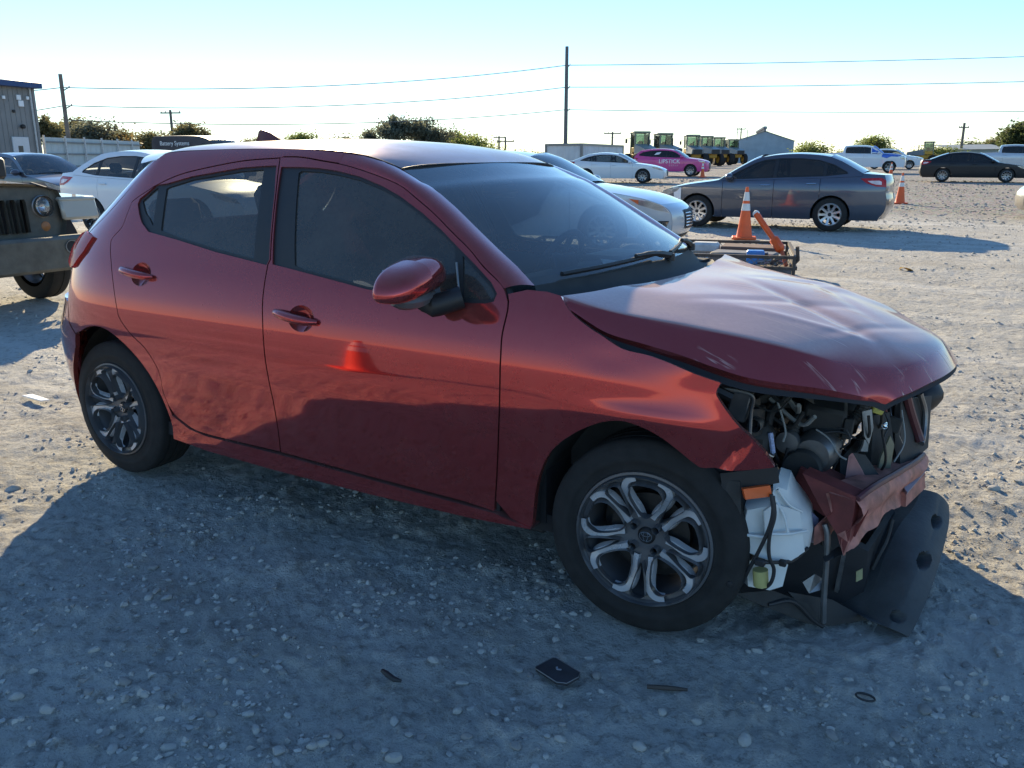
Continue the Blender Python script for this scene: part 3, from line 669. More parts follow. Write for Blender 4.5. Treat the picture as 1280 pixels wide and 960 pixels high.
    cA,cB,cC=curve(A),curve(B),curve(Cn)
    g=np.random.default_rng(5)
    dn=[(g.uniform(0,.65),g.uniform(-.6,.5),g.uniform(.05,.16),g.uniform(-.006,.005)) for _ in range(16)]
    def hood(u,v):
        a,b,c=cA(u),cB(u),cC(u)
        fa=a*np.array((1,-1,1))+np.array((0,.0,-.018-.015*u)); fb=b*np.array((1,-1,1))+np.array((0,0,-.016-.014*u))
        if v<.16:
            t=v/.16; m=(a+b)/2+np.array((0,-.006,0.004)); p=(1-t)**2*a+2*t*(1-t)*m+t*t*b
        elif v>.90:
            t=(1-v)/.10; p=fa*(1-t)+fb*t
        else:
            t=(v-.16)/.74; y0=2*t-1
            m=2*c-(b+fb)/2
            p=(1-t)**2*b+2*t*(1-t)*m+t*t*fb
            # raised power line beside the centre
            p[2]+=.005*math.exp(-((abs(y0)-.62)/.14)**2)*(1-u*.6)
        k=0
        for x,y,s,h in dn: k+=h*math.exp(-((p[0]-x)**2+(p[1]-y)**2)/s**2)
        r=(p[0]-.30)*.55+(p[1]+.15)*.83; k+=-.010*math.exp(-(r/.035)**2)*math.exp(-((p[0]-.3)/.22)**2)
        for (ax,ay,bx_,by_,wd,am) in((-.05,-.50,.42,.05,.05,-.008),(.10,-.42,.55,-.30,.035,.006),(.20,.35,.50,-.10,.045,-.007),(.38,-.45,.60,.10,.03,-.005),(.0,.1,.32,.5,.05,-.006)):
            dx_,dy_=bx_-ax,by_-ay; L_=math.hypot(dx_,dy_); tq=((p[0]-ax)*dx_+(p[1]-ay)*dy_)/L_/L_; rq=abs((p[0]-ax)*dy_-(p[1]-ay)*dx_)/L_
            if 0<tq<1: k+=.5*am*max(0,1-rq/wd)*math.sin(math.pi*tq)**.7
        edge=min(1,v/.1,(1-v)/.1,u/.08+.0)
        p[2]+=k*max(0,edge)
        # front lip rolls under
        if u>.93: p[2]-=.012*((u-.93)/.07)**2
        return tuple(p)
    mh,nth,bh=nmat('hood_paint')
    MATS['hood_paint']=mh
    hood_mat=hood_material()
    hm(MB().grid(hood,100,110),'hood',hood_mat,smooth=70)
    hm(MB().grid(lambda u,v:tuple(np.array(hood(u,v))-np.array((.0,0,.018+.02*math.sin(math.pi*u)))),24,24),'hood_liner',DARK)
    edge=[hood(1,v) for v in np.linspace(0,1,50)]
    hm(MB().grid(lambda u,v:tuple(np.array(hood(1,v))+np.array((-.014*u,0,-.02*u))),3,50),'hood_lip',RED)
    edge2=lambda u,v:tuple(np.array(hood(v,0))+np.array((0,.012*u,-.022*u)))
    hm(MB().grid(edge2,3,60),'hood_edge',RED)
    hm(MB().grid(lambda u,v:tuple(np.array(hood(v,1))+np.array((0,-.012*u,-.022*u))),3,60),'hood_edge',RED)
    # door mirrors
    for sg in(1,):
        c=np.array((-.735,-.942,1.050)) 
        mb=MB(); n1,n2=18,28
        def mf(u,v):
            th=math.pi*(u-.5); ph=2*math.pi*v
            sp=lambda q,e:math.copysign(abs(q)**e,q)
            x=sp(math.cos(th),.62)*sp(math.cos(ph),.75); y=sp(math.cos(th),.55)*sp(math.sin(ph),.5); z=sp(math.sin(th),.85)
            # local: x forward (cap), y outwards, z up
            X=.10*x*(1 if x>0 else .42); Y=.145*y*(1-.10*z); Z=.064*z*(1-.12*max(0,y))
            if z<0: X*=1-.15*z*z; Z*=.82
            yaw=R(-14); 
            return (c[0]+X*math.cos(yaw)-Y*math.sin(yaw)*-1*0+Y*.12,(c[1]-Y+X*.15)*sg,c[2]+Z-.018*y)
        mb.grid(mf,n1,n2); mm=hm(mb,'door_mirror',RED)
        mb=MB(); mb.tube([(c[0]+.035+.015*0,(c[1]+.10-.2*k)*sg,c[2]-.060+.010*(k-.5)**2*4) for k in np.linspace(0,1,7)],[.012,.02,.024,.025,.024,.02,.010],8); hm(mb,'mirror_trim',plain('mirror_lower_trim',(.16,.15,.15),.35,.3),mm)
        mb=MB(); mb.tube(cr([(c[0]+.01,(c[1]+.06)*sg,c[2]-.065),(c[0]+.04,-.86*sg,c[2]-.085),(-.62,-.80*sg,c[2]-.06)],5),[.026]*5+[.036]*6,10); hm(mb,'mirror_stalk',BLK,mm)
        mb=MB(); mb.box((c[0]-.020,c[1]*sg,c[2]),(.006,.15,.08),bev=.002); hm(mb,'mirror_glass',CHR,mm)
    # cabin
    mb=MB(); mb.box((-1.4,0,.26),(2.2,1.45,.06)); mb.box((-.38,0,.62),(.06,1.46,.72)); mb.box((-2.75,0,.55),(.5,1.2,.5)); hm(mb,'floor_pan',DARK)
    mb=MB(); mb.grid(lambda u,v:(-.40-.42*u,(2*v-1)*.70,.985+.02*math.sin(3*u)-.22*max(0,u-.72)*3),12,14); mb.box((-.74,0,.75),(.14,1.38,.26),bev=.03); hm(mb,'dashboard',TRIM)
    mb=MB(); mb.box((-.62,.36,1.0),(.22,.34,.05),bev=.02); mb.box((-.66,-.05,1.0),(.03,.18,.11),(0,-.25,0),bev=.008); hm(mb,'instrument_hood',BLK)
    mb=MB(); cc=Vector((-.93,.37,.93)); ax=Vector((-math.cos(R(26)),0,math.sin(R(26)))); e1=Vector((0,1,0)); e2=ax.cross(e1)
    ringp=[cc+(e1*math.cos(a)+e2*math.sin(a))*.185 for a in np.linspace(0,6.283,41)]
    mb.tube(ringp,.015,8,False); mb.lathe([(0,.03),(.06,.025),(.075,0),(.07,-.03),(0,-.03)],16,'X',tuple(cc))
    for a in(.15,math.pi-.15,-math.pi/2): mb.tube([cc+(e1*math.cos(a)+e2*math.sin(a))*.05,cc+(e1*math.cos(a)+e2*math.sin(a))*.18],.014,6)
    mb.tube([cc,cc+Vector((.25,0,-.08))],.04,8); hm(mb,'steering_wheel',TRIM)
    for sy in(-1,1):
        mb=MB(); y=.36*sy
        mb.grid(lambda u,v,y=y:(-1.15-.50*u+.04*math.sin(3.1*v)*0,y+(2*v-1)*.25,.50+.05*abs(2*v-1)**3-.04*u),8,9)
        def sb(u,v,y=y,o=0): 
            wv=2*v-1; wd=.245-.07*u*u
            return (-1.58-.25*u+.05*abs(wv)**3+.0-o,y+wv*wd,.52+.62*u)
        mb.grid(sb,10,9); mb.grid(lambda u,v:sb(u,v,o=.10),10,9)
        for v0 in(0,1): mb.grid(lambda u,v,v0=v0:sb(u,v0,o=.10*v),10,2)
        mb.grid(lambda u,v:sb(1,u,o=.10*v),9,2)
        mb.box((-1.86,y,1.22),(.09,.25,.17),(0,-.25,0),bev=.035); mb.tube([(-1.84,y-.06,1.10),(-1.86,y-.06,1.18)],.008,6); mb.tube([(-1.84,y+.06,1.10),(-1.86,y+.06,1.18)],.008,6)
        mb.box((-1.38,y,.40),(.5,.46,.2),bev=.04)
        hm(mb,'front_seat',SEAT)
    mb=MB(); mb.box((-2.12,0,.50),(.5,1.25,.22),bev=.05); mb.box((-2.42,0,.82),(.14,1.25,.60),(0,-.25,0),bev=.05)
    for sy in(-.4,.4): mb.box((-2.50,sy,1.16),(.09,.25,.14),(0,-.2,0),bev=.03)
    hm(mb,'rear_seat',SEAT)
    mb=MB(); mb.grid(lambda u,v:tuple(np.array(rf(.02+u*.95,.03+v*.94))-np.array((0,0,.03))),14,8); hm(mb,'headliner',plain('headliner',(.25,.24,.23),.9))
    for sy in(-.3,.3): hm(MB().box((-1.14,sy,1.352),(.15,.40,.014),(0,.30,0),bev=.005),'sun_visor',plain('headliner',(.25,.24,.23),.9))
    mb=MB(); mb.box((-.52,.10,1.012),(.10,.16,.004),(0,.1,.5)); mb.box((-.50,.28,1.008),(.05,.12,.004),(0,.1,.2)); hm(mb,'paper_on_dash',plain('paper',(.7,.68,.6),.8))
    # under body
    mb=MB(); mb.box((-1.35,0,.20),(1.9,1.3,.05),bev=.01); mb.box((-2.9,0,.32),(.35,1.0,.12),bev=.03); hm(mb,'underbody',BLKD)
    mb=MB(); mb.box((-2.66,-.62,.25),(.05,.2,.12)); mb.tube([(-2.57,-.66,.31),(-2.57,.66,.31)],.04,8); mb.tube([(-2.45,-.5,.25),(-2.1,-.55,.28)],.03,8); hm(mb,'rear_axle',STEEL)
    mb=MB(); mb.tube([(0,-.66,.30),(0,.66,.30)],.03,8); mb.tube([(0,-.6,.30),(-.06,-.56,.85)],.05,10); mb.tube([(0,.6,.30),(-.06,.56,.85)],.05,10); mb.box((0,0,.24),(.3,.9,.08),bev=.02); hm(mb,'front_suspension',STEEL)
def hood_material():
    """red paint, sun-bleached clear coat with rubbed pale scuffs and scratches"""
    m=MATS.pop('hood_paint'); nt=m.node_tree; b=nt.nodes['Principled BSDF']; co=coords(nt)
    b.inputs['Base Color'].default_value=(.34,.012,.02,1); b.inputs['Metallic'].default_value=.7; b.inputs['Roughness'].default_value=.25
    b.inputs['Coat Weight'].default_value=1; b.inputs['Coat Roughness'].default_value=.05
    n1=noise(nt,co,2.2,6,.6); n2=noise(nt,co,75,4,.7); n3=noise(nt,co,9,7,.7,.6)
    mp=nt.nodes.new('ShaderNodeMapping'); mp.inputs['Rotation'].default_value=(0,0,R(38)); mp.inputs['Scale'].default_value=(3,42,3); nt.links.new(co,mp.inputs[0])
    sc=noise(nt,mp.outputs[0],1.3,3,.5,.3); sc=ramp(nt,sc,[(.60,0.),(.63,1.),(.66,1.),(.70,0.)])
    msk=ramp(nt,noise(nt,co,2.6,2,.5),[(.47,0.),(.56,1.)])
    sc=math_n(nt,'MULTIPLY',sc,msk)
    rub=ramp(nt,n3,[(.60,0.),(.70,.55)]); rub=math_n(nt,'MULTIPLY',rub,msk)
    dust=math_n(nt,'MULTIPLY_ADD',n1,.75,math_n(nt,'MULTIPLY_ADD',n2,.25,.12))
    geo=nt.nodes.new('ShaderNodeNewGeometry'); sp=nt.nodes.new('ShaderNodeSeparateXYZ'); nt.links.new(geo.outputs['Normal'],sp.inputs[0])
    upm=ramp(nt,sp.outputs[2],[(.74,.08),(.93,1.)])
    dust=math_n(nt,'MULTIPLY',dust,upm)
    d=math_n(nt,'MINIMUM',math_n(nt,'ADD',dust,math_n(nt,'MAXIMUM',math_n(nt,'MULTIPLY',sc,.8),math_n(nt,'MULTIPLY',rub,.6))),.85)
    df=nt.nodes.new('ShaderNodeBsdfDiffuse'); df.inputs[0].default_value=(.62,.47,.41,1)
    mx=nt.nodes.new('ShaderNodeMixShader'); nt.links.new(d,mx.inputs[0]); nt.links.new(b.outputs[0],mx.inputs[1]); nt.links.new(df.outputs[0],mx.inputs[2]); nt.links.new(mx.outputs[0],nt.nodes['Material Output'].inputs[0])
    return m
build_hero()
# wheels ---------------------------------------------------------
def dish(r): return .030*np.clip((r-.03)/.17,0,1)**1.6
def hero_wheel(loc,steer,out,spin):
    """built with the outer face towards -Y"""
    root=empty('wheel'); root.parent=HERO; root.location=(loc[0]+1.28,loc[1],loc[2]); root.rotation_euler=(0,0,steer if out<0 else steer+math.pi)
    if 'hw' in MATS: 
        for nm,me,mt in MATS['hw']:
            o=link(nm,me,mt,root); 
            if nm!='tyre' and nm!='brake_disc': o.rotation_euler=(0,spin,0)
        return root
    parts=[]
    mb=MB(); prof=[(.205,.095),(.212,.10),(.216,.1025),(.219,.0985),(.240,.0985),(.243,.1015),(.262,.102),(.265,.0995),(.284,.0985),(.287,.0965),(.298,.092),(.3065,.082),(.3085,.066)]
    half=prof[:]
    # tread with three circumferential grooves
    for c in(.045,0,-.045):
        half+=[(.3085,c+.006),(.301,c+.004),(.301,c-.004),(.3085,c-.006)]
    half+=[(r,-h) for r,h in prof[::-1]]
    mb.lathe([(r,h) for r,h in half],72,'Y'); parts.append(('tyre',mb.mesh('tyre',50),RUB))
    mb=MB(); mb.lathe([(.214,-.100),(.2135,-.104),(.206,-.105),(.200,-.098),(.196,-.080),(.188,-.05),(.186,.06),(.205,.10),(.186,.08),(.182,-.05),(.190,-.08)],64,'Y'); parts.append(('rim_barrel',mb.mesh('rim',30),GUN))
    # face: plate with five petal windows and five slots
    ang=np.linspace(0,2*math.pi,121)[:-1]
    outer=[(.203*math.cos(a),.203*math.sin(a)) for a in ang]
    holes=[]
    def rotp(pts,a): return [(u*math.cos(a)-v*math.sin(a),u*math.sin(a)+v*math.cos(a)) for u,v in pts]
    big=[(.070,0),(.076,.014),(.100,.034),(.130,.051),(.150,.055),(.168,.049),(.181,.033),(.185,0)]
    big=cr(big,3)+[(u,-v) for u,v in cr(big,3)[::-1]][1:-1]
    slot=[(.080,.0),(.090,.0055),(.130,.016),(.160,.022),(.182,.025),(.191,.013),(.192,0)]; slot=cr(slot,3)+[(u,-v) for u,v in cr(slot,3)[::-1]][1:-1]
    for k in range(5):
        holes.append(rotp(big,R(90+72*k))); holes.append(rotp(slot,R(90+36+72*k)))
    lug=[]
    for k in range(4):
        a=R(45+90*k); c=(.050*math.cos(a),.050*math.sin(a)); holes.append([(c[0]+.0125*math.cos(q),c[1]+.0125*math.sin(q)) for q in np.linspace(0,6.283,13)[:-1]]); lug.append(c)
    def WP(u,v):
        r=np.hypot(u,v); a=np.arctan2(v,u)-R(90)
        # spokes are crowned: highest along the middle of each bar
        return np.stack([u,-.062-dish(r)+0*u,v],-1)
    o=panel('rim_face',WP,outer,GUN,None,holes=holes,res=.010,flange=.030,bstep=.008,flip=False)
    parts.append(('rim_face',o.data,GUN)); bpy.data.objects.remove(o)
    # raised machined bars along the petals
    mb=MB()
    for k in range(5):
        for sg in(-1,1):
            pts=[(.062,.018*sg),(.085,.030*sg),(.105,.046*sg),(.130,.062*sg),(.155,.070*sg),(.178,.060*sg),(.190,.036*sg)]
            pts=rotp(cr(pts,3),R(90+72*k)); 
            vs=[];fs=[];n=len(pts)
            for i,(u,v) in enumerate(pts):
                a=np.array(pts[max(i-1,0)]);b=np.array(pts[min(i+1,n-1)]);t=(b-a)/np.linalg.norm(b-a); nn=np.array((-t[1],t[0]))
                wd=.0130+.004*math.sin(math.pi*i/(n-1)); y=-.062-float(dish(np.hypot(u,v)))
                for q,dy in((-1,.006),(-.6,-.012),(.6,-.012),(1,.006)): vs.append((u+nn[0]*wd*q,y+dy,v+nn[1]*wd*q))
            for i in range(n-1):
                for j in range(3): fs.append((i*4+j,(i+1)*4+j,(i+1)*4+j+1,i*4+j+1))
            mb.add(vs,fs)
    parts.append(('spoke_bars',mb.mesh('spokes',35),plain('spoke_alloy',(.58,.58,.59),.28,.3,var=.1,scale=9)))
    mb=MB()
    for c in lug: mb.lathe([(0,-.060),(.007,-.060),(.0085,-.056),(.0095,-.035)],6,'Y',(c[0],0,c[1]))
    parts.append(('lug_nuts',mb.mesh('nuts',20),CHR))
    mb=MB(); mb.lathe([(0,-.072),(.022,-.071),(.027,-.066),(.028,-.055)],24,'Y'); parts.append(('centre_cap',mb.mesh('cap',30),BLK))
    mb=MB()
    for (cx,cz,a,b) in((0,0,.0195,.0150),(0,.0,.0072,.0148),(0,.0066,.0135,.0062)):
        mb.tube([(cx+a*math.cos(q),-.0735,cz+b*math.sin(q)) for q in np.linspace(0,6.283,29)],.0013,5,False)
    parts.append(('cap_emblem',mb.mesh('emblem',40),CHR))
    mb=MB(); mb.lathe([(.05,-.03),(.125,-.03),(.125,-.008),(.05,-.008)],36,'Y',close=True); mb.lathe([(0,-.045),(.06,-.045),(.07,-.02),(.07,.05)],20,'Y'); mb.lathe([(.07,.02),(.165,.02),(.165,.03)],24,'Y'); parts.append(('brake_disc',mb.mesh('disc',30),plain('dark_disc',(.055,.052,.05),.5,.6,var=.3)))
    MATS['hw']=parts
    for nm,me,mt in parts:
        o=link(nm,me,mt,root)
        if nm not in('tyre','brake_disc'): o.rotation_euler=(0,spin,0)
    return root
hero_wheel((0,-.675,.3085),R(4.2),-1,R(2)); hero_wheel((-2.57,-.665,.3085),0,-1,R(24))
hero_wheel((0,.675,.3085),R(4.2),1,R(40)); hero_wheel((-2.57,.665,.3085),0,1,R(10))

# ---------------------------------------------------------------- exposed front end of the wreck
def build_front():
    H=lambda mb,n,m,**k:hm(mb,n,m,**k)
    # front bay: inner walls, radiator carrier, engine
    mb=MB(); mb.grid(lambda u,v:(-.34+.46*u,-.58+.02*math.sin(9*u),.42+.46*v-.10*u*v),10,6); mb.box((-.06,-.52,.66),(.22,.14,.40),bev=.04); H(mb,'inner_fender',BLKD)
    mb=MB(); mb.grid(lambda u,v:(-.34+.80*u,.62,.40+.44*v-.10*u*v),10,6); H(mb,'inner_fender',BLKD)
    mb=MB(); mb.tube(cr([(-.30,-.70,.93),(-.05,-.69,.88),(.10,-.68,.85),(.24,-.66,.80)],6),.022,8); mb.tube(cr([(.0,-.71,.83),(.12,-.70,.80),(.22,-.68,.76)],5),.014,6); H(mb,'fender_rail',BLK)
    for q in((.03,-.715,.862),(.13,-.70,.838)): H(MB().lathe([(0,.012),(.010,.012),(.012,0),(.018,0),(.018,-.004)],10,'Z',q),'bolt',STEEL)
    CAST=plain('cast_aluminium',(.13,.13,.128),.55,.6,var=.4,scale=24,bmp=.002)
    H(MB().box((-.02,.05,.50),(.38,.60,.38),(0,0,.05),bev=.05),'engine_block',CAST)
    H(MB().box((.05,.05,.765),(.30,.5,.08),(0,.12,0),bev=.03),'engine_cover',DARK); H(MB().box((.0,-.33,.45),(.28,.2,.28),bev=.05),'gearbox',CAST)
    for k in range(8): H(MB().box((.185,-.22+.075*k,.50),(.03,.016,.34),(0,.05,.05),bev=.004),'block_rib',CAST)
    for k in range(9): H(MB().lathe([(0,.016),(.007,.016),(.009,0),(.013,0)],8,'X',(.195,-.24+.07*k,.665)),'head_bolt',STEEL)
    H(MB().grid(lambda u,v:(.215+.012*math.sin(14*u)+.010*math.sin(11*v),-.20+.36*u,.44+.20*v),14,10),'heat_shield',plain('heat_shield',(.24,.235,.225),.42,.8,var=.4,scale=20,bmp=.003))
    H(MB().tube(cr([(.10,-.42,.60),(.22,-.40,.58),(.26,-.30,.50),(.25,-.15,.42)],6),.022,10),'radiator_hose',BLKD)
    mb=MB(); mb.box((0.373,-0.18,0.612),(.13,.22,.10),(.05,.12,.2),bev=.012); H(mb,'fuse_box',BLKD)
    mb=MB(); mb.box((0.273,-0.1,0.606),(.16,.2,.05),(0,.2,.1),bev=.01); H(mb,'battery_cover',BLK)
    mb=MB(); mb.box((0.412,0.02,0.584),(.10,.24,.12),(.1,.2,.1),bev=.02); H(mb,'air_box',BLKD)
    # engine accessories: ribbed cover, alternator, pulleys, manifold runners
    e=MB(); 
    for k in range(7): e.box((-.02+.035*k,-.02,.805),(.012,.46,.02),(0,.12,0),bev=.003)
    H(e,'engine_cover_ribs',BLKD)['kind']='stuff'
    H(MB().lathe([(0,-.07),(.05,-.07),(.065,-.05),(.068,.03),(.05,.06),(0,.06)],20,'Y',(0.388,-0.3,0.524)),'alternator',STEEL)
    H(MB().lathe([(0,-.02),(.02,-.02),(.055,-.018),(.06,-.01),(.05,0),(.06,.01),(.055,.02),(0,.02)],24,'Y',(0.364,-0.38,0.483)),'belt_pulley',BLKD)
    H(MB().lathe([(0,-.02),(.015,-.02),(.035,-.018),(.04,0),(.035,.02),(0,.02)],20,'Y',(0.309,-0.36,0.553)),'idler_pulley',STEEL)
    for k in range(4): H(MB().tube(cr([(.10+.02*k,-.22+.13*k,.74),(.19,-.22+.13*k,.70),(.22,-.22+.13*k,.60),(.18,-.22+.13*k,.50)],5),.028,10),'intake_runner',BLKD)
    H(MB().box((.26,.30,.60),(.22,.62,.40),(0,.1,0),bev=.03),'radiator',DARK)
    H(MB().box((.20,-.44,.54),(.16,.12,.18),(.1,.1,.2),bev=.03),'compressor',BLKD)
    H(MB().lathe([(0,.06),(.03,.06),(.035,.04),(.05,.035),(.05,-.05),(0,-.06)],16,'Z',(0.209,-0.47,0.65)),'coolant_cap',BLK)
    gg=np.random.default_rng(4)
    for k in range(34):
        a=np.array((gg.uniform(.02,.26),gg.uniform(-.5,-.05),gg.uniform(.50,.82))); b=a+np.array((gg.uniform(.02,.18),gg.uniform(-.2,.2),gg.uniform(-.22,.05))); m=(a+b)/2+np.array((.03,0,-.05))
        H(MB().tube(cr([tuple(a),tuple(m),tuple(b)],6),gg.uniform(.003,.009),6),'harness_wire',(BLK,BLKD,plain('grey_cable',(.3,.3,.28),.6))[k%3])
    for k in range(18):
        H(MB().box((gg.uniform(.08,.24),gg.uniform(-.5,.1),gg.uniform(.52,.78)),(gg.uniform(.03,.08),gg.uniform(.03,.09),gg.uniform(.02,.06)),(gg.uniform(-.3,.3),gg.uniform(-.3,.3),gg.uniform(0,3)),bev=.005),'connector_block',(BLKD,STEEL,BLK)[k%3])
    # torn plastic and bent tin hanging in the opening
    for k in range(22):
        c=np.array((gg.uniform(.16,.52),gg.uniform(-.52,.10),gg.uniform(.16,.80)))
        if c[0]>.40 and c[2]>.50: c[2]-=.25
        m=5+k%3; an=np.sort(gg.uniform(0,6.28,m)); e1=gg.normal(size=3); e1/=np.linalg.norm(e1); e2=np.cross(e1,gg.normal(size=3)); e2/=np.linalg.norm(e2); rr_=gg.uniform(.02,.06,m); nn=np.cross(e1,e2)*.004
        P_=[c+e1*math.cos(q)*w_+e2*math.sin(q)*w_*.6+np.cross(e1,e2)*gg.uniform(-.012,.012) for q,w_ in zip(an,rr_)]
        vs=[tuple(p) for p in P_]+[tuple(p+nn) for p in P_]+[tuple(c),tuple(c+nn)]
        fs=[(i,(i+1)%m,2*m) for i in range(m)]+[(m+i,m+(i+1)%m,2*m+1) for i in range(m)]+[(i,(i+1)%m,m+(i+1)%m,m+i) for i in range(m)]
        H(MB().add(vs,fs),'torn_shard',(BLKD,BLK,STEEL,BLKD,REDIN,BLK)[k%6])
    for k in range(14):
        a=np.array((gg.uniform(.40,.58),gg.uniform(-.30,.28),gg.uniform(.50,.68))); b=a+np.array((gg.uniform(-.06,.06),gg.uniform(-.12,.12),gg.uniform(-.18,-.04))); m=(a+b)/2+np.array((.02,gg.uniform(-.03,.03),-.02))
        H(MB().tube(cr([tuple(a),tuple(m),tuple(b)],6),gg.uniform(.0025,.006),6),'harness_wire',(BLK,BLKD,plain('grey_cable',(.3,.3,.28),.6))[k%3])
    for k in range(9):
        c=(gg.uniform(.42,.57),gg.uniform(-.26,.26),gg.uniform(.48,.64)); H(MB().box(c,(gg.uniform(.012,.05),gg.uniform(.02,.06),gg.uniform(.02,.09)),(gg.uniform(-.6,.6),gg.uniform(-.6,.6),gg.uniform(0,3)),bev=.003),'bent_bracket',(STEEL,BLKD,REDIN)[k%3])
    # hoses and pipes
    def hose(name,pts,r,m,rib=False,n=8):
        path=cr(pts,8); rs=[r*(1+(.18 if (i%2 and rib) else 0)) for i in range(len(path))]
        return H(MB().tube(path,rs,n),name,m)
    hose('coolant_hose',[(0.26,-0.42,0.541),(0.255,-0.4,0.626),(0.259,-0.36,0.655),(0.285,-0.3,0.658),(0.315,-0.26,0.634)],.013,BLKD)
    hose('intake_hose',[(0.318,-0.35,0.57),(0.317,-0.32,0.607),(0.336,-0.28,0.618),(0.383,-0.24,0.597),(0.438,-0.22,0.59),(0.479,-0.2,0.623),(0.494,-0.2,0.665)],.017,BLKD,True)
    hose('hose_clamp_pipe',[(0.28,-0.47,0.608),(0.288,-0.47,0.571),(0.293,-0.47,0.546)],.008,plain('blue_white_pipe',(.35,.42,.62),.4,var=.5,scale=160))
    hose('metal_pipe',[(0.293,-0.47,0.546),(0.294,-0.48,0.537),(0.281,-0.5,0.548)],.005,ALU)
    hose('bent_pipe',[(0.229,-0.2,0.619),(0.225,-0.2,0.692),(0.202,-0.22,0.688)],.006,STEEL)
    hose('cable',[(0.384,-0.33,0.597),(0.423,-0.34,0.579),(0.46,-0.35,0.536),(0.485,-0.35,0.523)],.003,plain('grey_cable',(.3,.3,.28),.6))
    hose('cable',[(0.442,-0.33,0.613),(0.472,-0.33,0.61),(0.485,-0.33,0.576),(0.46,-0.33,0.546)],.003,BLK)
    hose('cable',[(0.347,-0.36,0.539),(0.387,-0.34,0.58),(0.44,-0.3,0.591),(0.494,-0.28,0.574)],.004,BLK)
    hose('cable',[(0.316,-0.38,0.539),(0.31,-0.4,0.465),(0.348,-0.42,0.421)],.005,BLK)
    mb=MB(); mb.box((0.208,-0.56,0.71),(.06,.04,.10),(.1,.2,.1),bev=.006); mb.box((0.188,-0.56,0.749),(.10,.02,.03),(0,.2,.1),bev=.004); H(mb,'headlamp_bracket',STEEL)
    hose('bracket_rod',[(0.173,-0.62,0.765),(0.21,-0.6,0.759),(0.249,-0.58,0.743),(0.245,-0.57,0.694),(0.246,-0.57,0.62)],.006,STEEL)
    mb=MB(); mb.lathe([(0,.02),(.016,.02),(.02,.0),(.02,-.03)],12,'Y',(0.251,-0.52,0.645)); H(mb,'mount_bolt',STEEL)
    # torn radiator carrier: uprights, upper tie, shroud
    mb=MB()
    def slab(px,th=.02): 
        P=[Vector(p) for p in px]; n=(P[1]-P[0]).cross(P[-1]-P[0]).normalized()*th
        vs=[p for p in P]+[p+n for p in P]; k=len(P)
        return vs,[tuple(range(k)),tuple(range(2*k-1,k-1,-1))]+[(i,(i+1)%k,k+(i+1)%k,k+i) for i in range(k)]
    def plate(name,m,px,th=.012): H(MB().add(*slab(px,th)),name,m)
    plate('radiator_shroud',BLKD,[(0.441,-0.2,0.468),(0.471,-0.05,0.513),(0.543,0.15,0.557),(0.582,0.1,0.358),(0.528,-0.22,0.369),(0.46,-0.26,0.396)],.03)
    plate('radiator_upright',BLKD,[(0.515,-0.12,0.608),(0.549,-0.02,0.599),(0.58,-0.05,0.49),(0.555,-0.12,0.407),(0.527,-0.14,0.43)],.02)
    plate('latch_plate',STEEL,[(0.495,-0.22,0.644),(0.519,-0.2,0.651),(0.53,-0.2,0.592),(0.525,-0.22,0.541),(0.508,-0.22,0.567)],.006)
    plate('latch_plate',plain('khaki_plate',(.20,.19,.13),.6,.2),[(0.572,-0.12,0.55),(0.584,-0.1,0.517),(0.583,-0.12,0.424),(0.549,-0.16,0.416),(0.555,-0.15,0.483)],.006)
    plate('torn_bracket',ALU,[(0.568,0,0.577),(0.588,0,0.578),(0.584,0,0.519),(0.6,0,0.49),(0.588,0,0.437),(0.574,0,0.475)],.005)
    plate('bent_panel',plain('pink_primer',(.36,.16,.14),.65,var=.3,scale=14),[(0.487,-0.33,0.53),(0.495,-0.33,0.54),(0.551,-0.3,0.439),(0.488,-0.36,0.457)],.006)
    plate('bent_panel',BLKD,[(0.496,-0.32,0.539),(0.527,-0.28,0.525),(0.572,-0.25,0.453),(0.554,-0.3,0.437)],.006)
    mb=MB(); mb.box((0.533,-0.18,0.65),(.035,.03,.028),(.2,.3,.4),bev=.004); H(mb,'yellow_connector',plain('yellow_plastic',(.55,.50,.12),.5))
    mb=MB(); mb.lathe([(0,.012),(.008,.01),(.01,-.01)],10,'Y',(0.559,-0.16,0.594)); H(mb,'latch_bolt',CHR)
    # upper carrier arch on the far side and wrecked far headlamp
    hose('carrier_arm',[(0.578,0.12,0.627),(0.594,0.15,0.565),(0.619,0.18,0.489),(0.633,0.18,0.456)],.016,plain('red_dark',(.10,.03,.035),.5))
    hose('carrier_arm',[(0.607,0.25,0.609),(0.627,0.28,0.537),(0.634,0.26,0.469),(0.637,0.2,0.442)],.010,STEEL)
    plate('carrier_wall',BLKD,[(0.564,0.1,0.616),(0.631,0.42,0.564),(0.651,0.3,0.4),(0.602,-0.02,0.401)],.02)
    mb=MB()
    def lf(u,v):
        a=2*math.pi*v; r=math.sin(math.pi*min(.999,u*.95+.03))**.6
        return (.50+.16*u+.045*math.cos(a)*r*0,.58+.11*math.cos(a)*r-.05*u,.52+.075*math.sin(a)*r+.02*u)
    mb.grid(lf,12,18); H(mb,'headlamp_housing',BLK)
    # bumper beam, crash can, frame rail
    P=lambda *a:Vector(a)
    plate('frame_rail',REDIN,[(0.366,-0.42,0.496),(0.366,-0.3,0.493),(0.56,-0.3,0.425),(0.582,-0.5,0.43)],.09)
    plate('crash_can',REDIN,[(0.391,-0.5,0.509),(0.55,-0.53,0.478),(0.545,-0.53,0.352),(0.533,-0.53,0.299),(0.508,-0.52,0.349),(0.447,-0.5,0.419)],.05)
    mb=MB(); 
    bt=[(0.551,-0.53,0.468),(0.576,-0.46,0.484),(0.597,-0.3,0.464),(0.617,-0.1,0.435),(0.638,0.12,0.404),(0.642,0.3,0.38)]
